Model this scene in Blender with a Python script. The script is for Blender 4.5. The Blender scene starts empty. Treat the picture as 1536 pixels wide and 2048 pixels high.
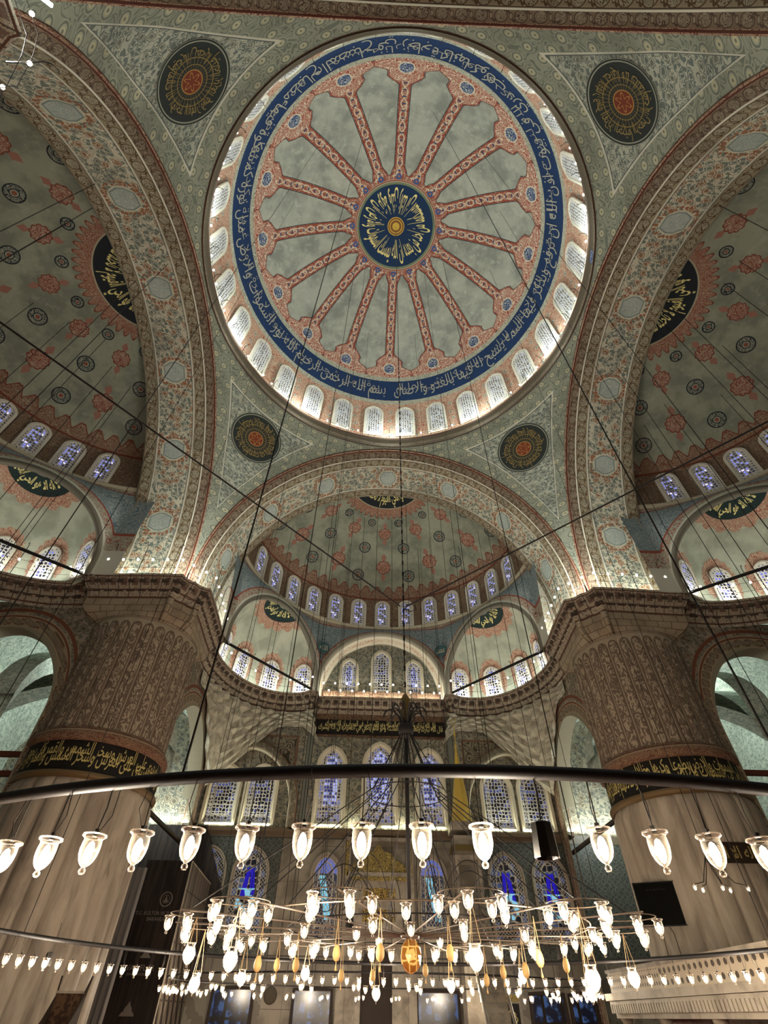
import bpy, math, random, unicodedata
import numpy as np
from math import sin, cos, pi, radians as rad, sqrt, atan2, hypot

SC = bpy.context.scene
COL = SC.collection
random.seed(7)
# ---------------------------------------------------------------- camera
CAM = np.array([-0.8667, -11.655, 1.6])
YAW, PITCH, ROLL, FPX = 0.0229, 0.7999, 0.0170, 982.04
cd = bpy.data.cameras.new('camera')
cam = bpy.data.objects.new('camera', cd); COL.objects.link(cam); SC.camera = cam
cd.sensor_fit = 'VERTICAL'; cd.sensor_height = 24.0; cd.lens = FPX / 2048 * 24.0
cd.clip_start = .05; cd.clip_end = 300
import mathutils
F = np.array([sin(YAW) * cos(PITCH), cos(YAW) * cos(PITCH), sin(PITCH)])
RT = np.array([cos(YAW), -sin(YAW), 0.]); UP = np.cross(RT, F)
R2 = cos(ROLL) * RT + sin(ROLL) * UP; U2 = -sin(ROLL) * RT + cos(ROLL) * UP
M = mathutils.Matrix([[R2[i], U2[i], -F[i]] for i in range(3)]).to_4x4()
M.translation = CAM.tolist(); cam.matrix_world = M
# ---------------------------------------------------------------- world, exposure
W = bpy.data.worlds.new('world'); SC.world = W; W.use_nodes = True
bg = W.node_tree.nodes['Background']; bg.inputs[0].default_value = (.25, .33, .55, 1); bg.inputs[1].default_value = .05
vs = SC.view_settings
SC.display_settings.display_device = 'sRGB'
vs.view_transform = 'Standard'; vs.look = 'None'; vs.gamma = 1; vs.use_curve_mapping = False
vs.exposure = 1.5
SC.cycles.use_denoising = True
SC.cycles.use_adaptive_sampling = True; SC.cycles.adaptive_threshold = .04
SC.cycles.max_bounces = 5; SC.cycles.diffuse_bounces = 3; SC.cycles.glossy_bounces = 2
SC.cycles.transparent_max_bounces = 24; SC.cycles.transmission_bounces = 2
SC.cycles.sample_clamp_indirect = 6; SC.cycles.use_light_tree = True
SC.cycles.caustics_reflective = False; SC.cycles.caustics_refractive = False
COOL, NEUT, WARM = (.90, 1., .95), (.98, 1., .93), (1., .86, .68)
LSC = 1.0
LIGHTS = []
def plight(loc, p, col=NEUT, r=.15):
    l = bpy.data.lights.new('lamp_light', 'POINT'); l.energy = p * LSC; l.color = col; l.shadow_soft_size = r
    LIGHTS.append((l, loc, None))
def alight(loc, p, sx, sy, d, col=NEUT, spread=pi):
    l = bpy.data.lights.new('strip_light', 'AREA'); l.shape = 'RECTANGLE'; l.size = sx; l.size_y = sy; l.energy = p * LSC; l.color = col; l.spread = spread
    LIGHTS.append((l, loc, d))

# strip floods lying on the great cornice behind its lip: (x, y, z, power, length, outward direction)
P_DOME, P_EX, P_LUN, P_ARCH, P_BAY, P_LEDGE, P_RING, P_CH = 260, 62, 75, 230, 420, 20, 74, 75
# ring of floods in the dome gallery
for i in range(28):
    a = 2 * pi * (i + .5) / 28
    alight((11.95 * sin(a), 11.95 * cos(a), 34.5), P_DOME / 70, 1.6, .12, (0.05 * sin(a), .05 * cos(a), 1), NEUT)
for i in range(10):
    a = 2 * pi * i / 10
    plight((10.9 * sin(a), 10.9 * cos(a), 35.0), P_DOME * .5, COOL, .3)
# ---------------------------------------------------------------- mesh helpers
def link(o, parent=None):
    COL.objects.link(o)
    if parent is not None: o.parent = parent
    return o
def tag(o, label=None, cat=None, group=None, kind=None):
    for k, v in (('label', label), ('category', cat), ('group', group), ('kind', kind)):
        if v: o[k] = v
    return o
def empty(name, loc=(0, 0, 0), rz=0, parent=None):
    o = bpy.data.objects.new(name, None); o.location = loc; o.rotation_euler = (0, 0, rz); o.empty_display_size = .3
    return link(o, parent)
def struct(o, label, cat='structure'):
    return tag(o, label, cat, None, 'structure')
def mesh_np(name, V, Fc, uv=None, mat=None, parent=None, smooth=True, attrs=None, loc=None):
    """V (n,3); Fc list/array of tris or quads; uv per-vertex (n,2)"""
    V = np.asarray(V, np.float32).reshape(-1, 3)
    me = bpy.data.meshes.new(name)
    if isinstance(Fc, np.ndarray):
        k = Fc.shape[1]; nf = len(Fc); li = Fc.reshape(-1).astype(np.int32); st = np.arange(0, nf * k, k, dtype=np.int32); tot = np.full(nf, k, np.int32)
    else:
        li = np.array([i for f in Fc for i in f], np.int32); tot = np.array([len(f) for f in Fc], np.int32); nf = len(Fc)
        st = np.concatenate([[0], np.cumsum(tot)[:-1]]).astype(np.int32)
    me.vertices.add(len(V)); me.vertices.foreach_set('co', V.reshape(-1))
    me.loops.add(len(li)); me.loops.foreach_set('vertex_index', li)
    me.polygons.add(nf); me.polygons.foreach_set('loop_start', st); me.polygons.foreach_set('loop_total', tot)
    if uv is not None:
        l = me.uv_layers.new(name='UVMap'); l.data.foreach_set('uv', np.asarray(uv, np.float32)[li].reshape(-1))
    me.update(calc_edges=True); me.validate()
    if attrs:
        for k, a in attrs.items():
            at = me.attributes.new(k, 'FLOAT', 'POINT'); at.data.foreach_set('value', np.asarray(a, np.float32))
    me.polygons.foreach_set('use_smooth', np.full(len(me.polygons), smooth)); me.update()
    o = bpy.data.objects.new(name, me)
    if mat: me.materials.append(mat)
    if loc is not None: o.location = loc
    return link(o, parent)
def grid_faces(nu, nv, flip=False, closed=False):
    i = np.arange(nu if closed else nu - 1)[:, None]; j = np.arange(nv - 1)[None, :]
    i2 = (i + 1) % nu
    a = i * nv + j; b = i2 * nv + j; c = i2 * nv + j + 1; d = i * nv + j + 1
    f = np.stack([a, b, c, d], -1).reshape(-1, 4)
    return f[:, ::-1] if flip else f
def grid(name, P, mat, uv=None, parent=None, flip=False, attrs=None, smooth=True):
    """P (nu,nv,3)"""
    nu, nv = P.shape[:2]
    if uv is None:
        du = np.linalg.norm(np.diff(P, axis=0), axis=2).mean(1); dv = np.linalg.norm(np.diff(P, axis=1), axis=2).mean(0)
        u = np.concatenate([[0], np.cumsum(du)]); v = np.concatenate([[0], np.cumsum(dv)])
        uv = np.stack(np.meshgrid(u, v, indexing='ij'), -1)
    if attrs: attrs = {k: a.reshape(-1) for k, a in attrs.items()}
    return mesh_np(name, P.reshape(-1, 3), grid_faces(nu, nv, flip), uv.reshape(-1, 2), mat, parent, smooth, attrs)
class MB:
    """collects plain shapes into one mesh"""
    def __init__(s): s.V = []; s.F = []; s.n = 0; s.U = []
    def add(s, V, Fc, uv=None):
        V = np.asarray(V, float).reshape(-1, 3); s.V.append(V); s.U.append(np.zeros((len(V), 2)) if uv is None else np.asarray(uv, float).reshape(-1, 2))
        s.F += [[i + s.n for i in f] for f in (Fc.tolist() if isinstance(Fc, np.ndarray) else Fc)]; s.n += len(V); return s
    def box(s, c, h, M=None):
        x, y, z = h; V = np.array([[a * x, b * y, d * z] for a in (-1, 1) for b in (-1, 1) for d in (-1, 1)], float)
        if M is not None: V = V @ np.asarray(M).T
        V = V + np.asarray(c, float)
        return s.add(V, [[0, 1, 3, 2], [4, 6, 7, 5], [0, 4, 5, 1], [2, 3, 7, 6], [0, 2, 6, 4], [1, 5, 7, 3]])
    def tube(s, pts, r, n=6, cap=True, closed=False):
        P = np.asarray(pts, float); m = len(P); r = np.broadcast_to(np.asarray(r, float), (m,))
        T = np.gradient(P, axis=0) if not closed else np.roll(P, -1, 0) - np.roll(P, 1, 0)
        T /= np.linalg.norm(T, axis=1)[:, None] + 1e-12
        ref = np.array([0, 0, 1.]) if abs(T[0][2]) < .9 else np.array([1., 0, 0])
        A = np.cross(T, ref); bad = np.linalg.norm(A, axis=1) < 1e-3; A[bad] = np.cross(T[bad], [0, 1., 0]); A /= np.linalg.norm(A, axis=1)[:, None]
        B = np.cross(T, A); t = np.arange(n) * 2 * pi / n
        V = P[:, None] + r[:, None, None] * (A[:, None] * np.cos(t)[None, :, None] + B[:, None] * np.sin(t)[None, :, None])
        Fc = []
        for i in range(m if closed else m - 1):
            i2 = (i + 1) % m
            for j in range(n): Fc.append([i * n + j, i * n + (j + 1) % n, i2 * n + (j + 1) % n, i2 * n + j])
        if cap and not closed: Fc += [list(range(n))[::-1], [(m - 1) * n + j for j in range(n)]]
        return s.add(V.reshape(-1, 3), Fc)
    def lathe(s, prof, c=(0, 0, 0), n=12):
        t = np.arange(n) * 2 * pi / n; V = np.array([[r * cos(a), r * sin(a), z] for r, z in prof for a in t]) + np.asarray(c, float)
        Fc = [[i * n + j, i * n + (j + 1) % n, (i + 1) * n + (j + 1) % n, (i + 1) * n + j] for i in range(len(prof) - 1) for j in range(n)]
        return s.add(V, Fc)
    def build(s, name, mat, parent=None, smooth=False, loc=None):
        V = np.concatenate(s.V)
        return mesh_np(name, V, s.F, np.concatenate(s.U), mat, parent, smooth, None, loc)
def copytree(o, parent=None):
    c = o.copy(); COL.objects.link(c)
    if parent is not None: c.parent = parent
    for ch in list(o.children): copytree(ch, c)
    return c
# ---------------------------------------------------------------- node expressions
def hexc(h, k=1.0):
    h = h.lstrip('#'); c = [int(h[i:i + 2], 16) / 255 for i in (0, 2, 4)]
    c = [x / 12.92 if x <= .04045 else ((x + .055) / 1.055) ** 2.4 for x in c]
    return tuple(k * x for x in c) + (1.,)
class V_:
    def __init__(s, t, sock): s.t = t; s.s = sock
    def _m(s, op, *a, clamp=False):
        n = s.t.nodes.new('ShaderNodeMath'); n.operation = op; n.use_clamp = clamp
        for i, x in enumerate((s,) + a):
            if isinstance(x, V_): s.t.links.new(x.s, n.inputs[i])
            else: n.inputs[i].default_value = float(x)
        return V_(s.t, n.outputs[0])
    def __add__(s, o): return s._m('ADD', o)
    __radd__ = __add__
    def __mul__(s, o): return s._m('MULTIPLY', o)
    __rmul__ = __mul__
    def __sub__(s, o): return s._m('SUBTRACT', o)
    def __rsub__(s, o): return (s * -1) + o
    def __truediv__(s, o): return s._m('DIVIDE', o)
    def __neg__(s): return s * -1
    def sin(s): return s._m('SINE')
    def cos(s): return s._m('COSINE')
    def sqrt(s): return s._m('SQRT')
    def abs(s): return s._m('ABSOLUTE')
    def fract(s): return s._m('FRACT')
    def floor(s): return s._m('FLOOR')
    def round(s): return s._m('ROUND')
    def __lt__(s, o): return s._m('LESS_THAN', o)
    def __gt__(s, o): return s._m('GREATER_THAN', o)
    def min(s, o): return s._m('MINIMUM', o)
    def max(s, o): return s._m('MAXIMUM', o)
    def pow(s, o): return s._m('POWER', o)
    def atan2(s, o): return s._m('ARCTAN2', o)
    def near(s, c, w): return (s - c).abs() < w
    def inside(s, a, b): return (s > a) * (s < b)
    def step(s, a, b):  # smooth 0..1
        n = s.t.nodes.new('ShaderNodeMapRange'); n.interpolation_type = 'SMOOTHSTEP'
        s.t.links.new(s.s, n.inputs[0]); n.inputs[1].default_value = a; n.inputs[2].default_value = b; return V_(s.t, n.outputs[0])
    def inv(s): return 1 - s
class T_:
    """material context"""
    def __init__(s, m):
        s.m = m; s.t = m.node_tree; s.nodes = s.t.nodes; s.links = s.t.links
    def attr(s, name):
        n = s.nodes.new('ShaderNodeAttribute'); n.attribute_name = name; return V_(s.t, n.outputs['Fac'])
    def uv(s):
        n = s.nodes.new('ShaderNodeUVMap'); n.uv_map = 'UVMap'; q = s.nodes.new('ShaderNodeSeparateXYZ'); s.links.new(n.outputs[0], q.inputs[0])
        return V_(s.t, q.outputs[0]), V_(s.t, q.outputs[1])
    def obj(s):
        n = s.nodes.new('ShaderNodeTexCoord'); q = s.nodes.new('ShaderNodeSeparateXYZ'); s.links.new(n.outputs['Object'], q.inputs[0])
        return [V_(s.t, q.outputs[i]) for i in range(3)]
    def vec(s, x, y, z=0.):
        n = s.nodes.new('ShaderNodeCombineXYZ')
        for i, a in enumerate((x, y, z)):
            if isinstance(a, V_): s.links.new(a.s, n.inputs[i])
            else: n.inputs[i].default_value = a
        return n.outputs[0]
    def noise(s, vec, scale, detail=2., rough=.5, dist=0., dim='2D'):
        n = s.nodes.new('ShaderNodeTexNoise'); n.noise_dimensions = dim
        s.links.new(vec, n.inputs['Vector']); n.inputs['Scale'].default_value = scale; n.inputs['Detail'].default_value = detail
        n.inputs['Roughness'].default_value = rough; n.inputs['Distortion'].default_value = dist
        return V_(s.t, n.outputs[0])
    def vor(s, vec, scale, feature='F1', rnd=1., dim='2D'):
        n = s.nodes.new('ShaderNodeTexVoronoi'); n.voronoi_dimensions = dim; n.feature = feature
        s.links.new(vec, n.inputs['Vector']); n.inputs['Scale'].default_value = scale; n.inputs['Randomness'].default_value = rnd
        d = V_(s.t, n.outputs['Distance']); c = None
        if feature == 'F1':
            q = s.nodes.new('ShaderNodeSeparateColor'); s.links.new(n.outputs['Color'], q.inputs[0]); c = [V_(s.t, q.outputs[i]) for i in range(3)]
        return d, c
    def mix(s, a, b, f):
        n = s.nodes.new('ShaderNodeMix'); n.data_type = 'RGBA'
        for x, i in ((f, 0), (a, 6), (b, 7)):
            if isinstance(x, V_): s.links.new(x.s, n.inputs[i])
            elif isinstance(x, (int, float)): n.inputs[i].default_value = x
            elif isinstance(x, tuple): n.inputs[i].default_value = x
            elif isinstance(x, str): n.inputs[i].default_value = hexc(x)
            else: s.links.new(x, n.inputs[i])
        return n.outputs[2]
    def layers(s, base, *ls):
        c = base
        for col, f in ls: c = s.mix(c, col, f)
        return c
    # ---- ornament vocabulary
    def lines(s, x, y, sc, k, w, dist=1.2):
        n = s.noise(s.vec(x, y), sc, 0., .5, dist)
        return ((n * k).fract() - .5).abs() < w
    def flowers(s, x, y, sc, rnd=.75):
        return s.vor(s.vec(x, y), sc, 'F1', rnd)
    def floral(s, x, y, base, leaf, rust, line, sc=1.7):
        nx = s.noise(s.vec(x, y), sc * 2.6, 1.); wx, wy = x + (nx - .5) * .28, y + (nx - .5) * -.22
        d, c = s.flowers(wx, wy, sc, .85)
        d2, _ = s.flowers(wx + .37, wy + .11, sc * 1.9, 1.)
        st = s.lines(x, y, sc * .7, 5., .09)
        leafm = (d2 < .33)
        f1 = d < .36; core = d.near(.23, .035)
        pet = s.mix(leaf, rust, c[0] > .52)
        return s.layers(base, (line, st), (leaf, leafm), (base, (d < .41)), (pet, f1), (base, core), (line, d < .08))
    def arab(s, x, y, bg, vine, blue=None, sc=2.2, w=.17, k=5.):
        m = s.lines(x, y, sc, k, w, 1.6)
        c = s.mix(bg, vine, m)
        if blue:
            d, _ = s.flowers(x, y, sc * .45, .3)
            c = s.layers(c, (blue, (d < .24)), (vine, d.near(.14, .04)))
        return c
    def cartouche(s, u, v, L, base, line, fill):
        """v in 0..1 across the band"""
        q = (u / L).fract() - .5
        e = (q * 3.1) * (q * 3.1) + ((v - .5) * 2.5) * ((v - .5) * 2.5)
        q2 = (u / L + .5).fract() - .5
        s2 = ((v - .5) * 1.5 - (q2 * 9).sin() * .45).abs() < .12
        e2 = (q2 * 8) * (q2 * 8) + ((v - .5) * 3.) * ((v - .5) * 3.)
        n = s.lines(u, v * .8, 3.5, 4., .16)
        return s.layers(base, (line, s2 * (q2.abs() < .3)), (fill, e < 1.), (line, n * (e < .8)), (line, e.near(1., .16)), (fill, e2 < .35), (line, e2.near(.4, .12)))
def mat(name, fn=None, color='#808080', rough=.85, metal=0., spec=.2, emit=None, estr=0., bump=None, nomis=False):
    m = bpy.data.materials.new(name); m.use_nodes = True; t = T_(m); b = t.nodes['Principled BSDF']
    b.inputs['Roughness'].default_value = rough; b.inputs['Metallic'].default_value = metal; b.inputs['Specular IOR Level'].default_value = spec
    r = fn(t) if fn else hexc(color) if isinstance(color, str) else color
    em = None
    if isinstance(r, dict): em = r.get('emit'); es = r.get('estr'); bump = r.get('bump', bump); r = r['color']
    if isinstance(r, (tuple, str)): b.inputs['Base Color'].default_value = hexc(r) if isinstance(r, str) else r
    else: t.links.new(r, b.inputs['Base Color'])
    if em is not None:
        if isinstance(em, tuple): b.inputs['Emission Color'].default_value = em
        else: t.links.new(em, b.inputs['Emission Color'])
        if isinstance(es, V_): t.links.new(es.s, b.inputs['Emission Strength'])
        else: b.inputs['Emission Strength'].default_value = es
    if emit: b.inputs['Emission Color'].default_value = hexc(emit); b.inputs['Emission Strength'].default_value = estr
    if bump is not None:
        n = t.nodes.new('ShaderNodeBump'); n.inputs['Distance'].default_value = bump[1]; n.inputs['Strength'].default_value = 1.
        t.links.new(bump[0].s, n.inputs['Height']); t.links.new(n.outputs[0], b.inputs['Normal'])
    if nomis: m.cycles.emission_sampling = 'NONE'
    return m
# palette
CREAM, PLAST, SLATE, RUST, BROWN, DARK, NAVY, RED, GOLD, BLUEG = map(hexc, ('#b4ae97', '#a3a591', '#64716c', '#86503a', '#66503d', '#2c2620', '#20345c', '#99462f', '#b08d3c', '#7f9394'))
# ---------------------------------------------------------------- arabic text
AR = {
 'nur': "بسم الله الرحمن الرحيم الله نور السموات والارض مثل نوره كمشكوة فيها مصباح المصباح في زجاجة كانها كوكب دري في بيوت اذن الله ان ترفع ويذكر فيها اسمه يسبح له فيها بالغدو والاصال",
 'nur2': "يوقد من شجرة مباركة زيتونة لا شرقية ولا غربية يكاد زيتها يضيء ولو لم تمسسه نار نور على نور يهدي الله لنوره من يشاء ويضرب الله الامثال للناس والله بكل شيء عليم",
 'fatir': "ان الله يمسك السموات والارض ان تزولا ولئن زالتا ان امسكهما من احد من بعده",
 'short': "الله لا اله الا هو الحي القيوم",
 'left': "عمد ترونها ثم استوى على العرش وسخر الشمس والقمر كل يجري",
 'right': "يسجد من في السموات والارض طوعا وكرها وظلالهم بالغدو والاصال",
 'mihrab': "قال الله تبارك وتعالى فنادته الملئكة وهو قائم يصلي في المحراب ان الله يبشرك",
 'short2': "الله لا اله الا هو الحي القيوم لا تاخذه سنة ولا نوم",
 'round': "الملك لله الواحد القهار وهو العزيز الحكيم الرحمن الرحيم",
}
FORMS = {}
for cp in range(0xFE70, 0xFEFD):
    d_ = unicodedata.decomposition(chr(cp)).split()
    if len(d_) >= 2 and d_[0] in ('<isolated>', '<final>', '<initial>', '<medial>'):
        FORMS.setdefault(''.join(chr(int(x, 16)) for x in d_[1:]), {})[d_[0][1:-1]] = chr(cp)
def shape(s):
    s = s.replace('لا', '\uE000').replace('لأ', '\uE000')
    def fm(c): return FORMS.get('لا' if c == '\uE000' else c)
    def fwd(c): f = fm(c); return bool(f) and 'initial' in f
    def bwd(c): f = fm(c); return bool(f) and 'final' in f
    out = []
    for i, c in enumerate(s):
        f = fm(c)
        if not f: out.append(c); continue
        p = i > 0 and fwd(s[i - 1]) and bwd(c); n = i + 1 < len(s) and fwd(c) and bwd(s[i + 1])
        k = 'medial' if p and n else 'final' if p else 'initial' if n else 'isolated'
        out.append(f.get(k) or f.get('isolated') or c)
    return ''.join(out[::-1])
def text_mesh(s, dens=1.0, latin=False, off=.012):
    c = bpy.data.curves.new('t', 'FONT'); c.body = s if latin else shape(s); c.size = 1; c.resolution_u = 2; c.offset = off; c.fill_mode = 'FRONT'
    o = bpy.data.objects.new('t', c); COL.objects.link(o); dg = bpy.context.evaluated_depsgraph_get(); dg.update()
    me = bpy.data.meshes.new_from_object(o.evaluated_get(dg), depsgraph=dg)
    V = np.zeros(len(me.vertices) * 3, np.float32); me.vertices.foreach_get('co', V); V = V.reshape(-1, 3); Fc = [list(p.vertices) for p in me.polygons]
    bpy.data.objects.remove(o); bpy.data.curves.remove(c); bpy.data.meshes.remove(me)
    return V, Fc
def norm_text(s, off=.012):
    V, Fc = text_mesh(s, off=off); V = V.copy(); lo = V.min(0); hi = V.max(0)
    return (V[:, 0] - lo[0]) / (hi[0] - lo[0]), (V[:, 1] - lo[1]) / (hi[1] - lo[1]), Fc, (hi[0] - lo[0]) / (hi[1] - lo[1])
# ================================================================= materials of the shell
def f_dome(t):
    x, y, z = t.obj(); zz = z - 36.3
    r = (x * x + y * y).sqrt(); phi = r.atan2(zz) * (180 / pi)            # polar angle from the crown, degrees
    th = x.atan2(y)                                                        # azimuth
    sec = th * (16 / (2 * pi)) + .03; k = sec.fract(); k2 = ((sec + .5).fract() - .5)   # 0 on a rib axis
    w = k2.abs() * (2 * pi / 16) * r                                       # metres from the rib axis
    so = phi * (12.2 * pi / 180)                                           # metres from crown
    sgn = k2 * (2 * pi / 16) * r
    # half width of the rib as a function of so (rosette at the drum end, bud at the crown end)
    o1 = so - 12.15                                                        # distance beyond outer rosette centre
    hw = .40 + (so.step(10.6, 11.3) * .55) + (so.step(11.2, 11.55) * .28) + (so.step(11.9, 12.6) * .9) + (so.step(4.8, 4.1) * .16) + (so.step(4.0, 3.4) * .8)
    hw = hw + ((so * 5.2).sin() * .05) * (so.step(10.6, 11.2) + so.step(4.9, 4.4))
    ribm = w < hw; dd = hw - w
    plas = t.mix(hexc('#a3a89d'), hexc('#828880'), t.noise(t.vec(x, y, z), .55, 4., .62, 0., '3D').step(.38, .66))
    plas = t.mix(plas, hexc('#b9bdb2'), t.noise(t.vec(x, y, z), 1.7, 3., .6, 0., '3D').step(.52, .75) * .6)
    ch = ((sgn.abs() - ((so * 3.6).sin() * .2).abs()).abs() < .045)
    ribc = t.layers(hexc('#8e5344'), (hexc('#c3b6a0'), ch), (hexc('#c3b6a0'), t.lines(sgn, so, 2.3, 4., .12)), (hexc('#2e4266'), ((so * 1.8).fract().near(.5, .09)) * (w < .12)))
    # outer red ground with pale scrolls
    big = t.layers(hexc('#954b3b'), (hexc('#c9bfab'), t.lines(sgn, so, 2.0, 5.5, .15)), (hexc('#c9bfab'), t.lines(sgn + 5., so, 3.3, 3.5, .07)))
    big = t.mix(ribc, big, so.step(10.9, 11.0))
    ro = (sgn * sgn + o1 * o1).sqrt()
    big = t.layers(big, (hexc('#24406e'), ro < .46), (hexc('#c3c6bd'), (ro < .46) * t.lines(sgn * 1., so, 3.6, 4., .15)), (hexc('#c9bfab'), ro.near(.5, .045)))
    ri = (sgn * sgn + (so - 3.72) * (so - 3.72)).sqrt()
    big = t.layers(big, (hexc('#46598a'), ri.near(.16, .07)))
    c = t.mix(plas, big, ribm)
    c = t.layers(c, (hexc('#8a3d2c'), dd.near(.09, .035)), (hexc('#33323c'), dd.near(.0, .03)))
    # centre roundel
    c = t.layers(c, (hexc('#b5ab97'), so < 3.5), (hexc('#8e5344'), so.near(3.42, .05)), (hexc('#6e7a5f'), so.near(3.22, .10)), (hexc('#1d3352'), so < 3.14), (hexc('#7a5230'), so < .66), (hexc('#c9a94a'), so.near(.5, .035)), (hexc('#c9a94a'), (so < .3)), (hexc('#c9a94a'), so.near(.68, .03)))
    # borders, blue inscription band and the ornamented drum
    bd = t.layers(hexc('#aeb0a0'), (hexc('#77786a'), t.lines(th * 10, so, 3., 5., .18)))
    c = t.layers(c, (bd, phi.inside(61.2, 63.3)), (hexc('#1f3559'), phi.inside(63.1, 73.2)), (bd, phi.inside(73.1, 75.2)))
    u = th * 12.2
    dr = t.layers(hexc('#bda892'), (hexc('#9a604c'), t.lines(u, zz, 2.4, 6., .21)), (hexc('#5b6a6c'), t.flowers(u, zz, .95, .25)[0] < .17), (hexc('#c9bda6'), t.flowers(u, zz, .95, .25)[0].near(.11, .03)))
    c = t.mix(c, dr, phi > 75.)
    return c
M_dome = mat('painted_dome_plaster', f_dome)
def f_pend(t):
    u, v = t.uv(); e = t.attr('edge')
    fl = t.floral(u, v, hexc('#a8ab9b'), hexc('#646e69'), hexc('#6f7368'), hexc('#5f655a'), 1.7)
    bd = t.layers(hexc('#8a8f7f'), (hexc('#6c7166'), t.lines(u, v, 1.3, 4., .16)))
    d, c = t.flowers(u, v, .95, .2)
    bd = t.layers(bd, (hexc('#9a9d88'), d < .33), (hexc('#6b7067'), d.near(.25, .04)), (hexc('#b3ad8d'), (d < .14)), (hexc('#6b7067'), (d < .06)))
    c_ = t.mix(bd, fl, e > 1.35)
    c_ = t.layers(c_, (hexc('#c0bfae'), e.near(1.38, .06)), (hexc('#555d58'), e.near(1.46, .03)), (hexc('#5a4337'), e < .12))
    return t.mix(c_, hexc('#4a4a42'), t.noise(t.vec(u, v), .35, 3.).step(.45, .8) * .35)
M_pend = mat('painted_pendentive_plaster', f_pend)
def f_arch(t):
    u, _ = t.uv(); v = t.attr('across')   # v: metres across from the dome edge; u along the arch
    W0, W1, W2, W3, W4 = .62, 1.36, 1.48, 3.72, 4.55
    lead = t.layers(hexc('#a58a72'), (hexc('#6d3a2c'), t.lines(u, v * 2, 3., 4., .2)))
    ov = t.cartouche(u, (v - .22) / .42, .9, hexc('#6f5f4d'), hexc('#46382d'), hexc('#7f7361'))
    c1 = t.cartouche(u, (v - W0) / (W1 - W0), 1.05, hexc('#8c816a'), hexc('#55442f'), hexc('#9c9681'))
    fl = t.floral(u, v, hexc('#b9b5a0'), hexc('#667069'), hexc('#87644b'), hexc('#6f6652'), 1.75)
    q = ((u / 5.4).fract() - .5) * 5.4; vv = v - (W2 + W3) / 2; hx = (q.abs() * .86 + vv.abs() * .5).max(vv.abs()).max(q.abs())
    wr = (q * q + vv * vv * .9).sqrt()
    fl = t.layers(fl, (hexc('#8e5c40'), wr.near(.96, .13) * (t.flowers(u, v, 4.2, .4)[0] < .36)), (hexc('#b9b7a0'), wr < .78), (hexc('#929d98'), hx < .64), (hexc('#b0b4a6'), (hx < .6) * t.lines(u, v, 4., 4., .16)), (hexc('#6d7c7b'), hx.near(.65, .03)))
    c3 = t.cartouche(u, (v - W3 - .1) / (W4 - W3 - .1), 1.05, hexc('#8c816a'), hexc('#55442f'), hexc('#9c9681'))
    c = t.layers(lead, (hexc('#4e2a20'), v.near(.2, .03)), (hexc('#4e2a20'), v < .03), (ov, v > .24), (c1, v > W0), (fl, v > W1 + .06), (c3, v > W3 + .06),
                 (hexc('#c4c2b1'), v.near(W1 + .03, .045)), (hexc('#5f5f57'), v.near(W1 + .11, .02)), (hexc('#c4c2b1'), v.near(W3, .045)), (hexc('#5f5f57'), v.near(W3 + .08, .02)), (hexc('#c4c2b1'), v.near(W0, .03)), (hexc('#4e4135'), v.near(W0 + .06, .02)), (hexc('#8a8a7b'), v > W4))
    return t.mix(c, hexc('#4c4438'), t.noise(t.vec(u, v), .4, 3.).step(.45, .85) * .35)
M_arch = mat('painted_arch_plaster', f_arch)
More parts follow.
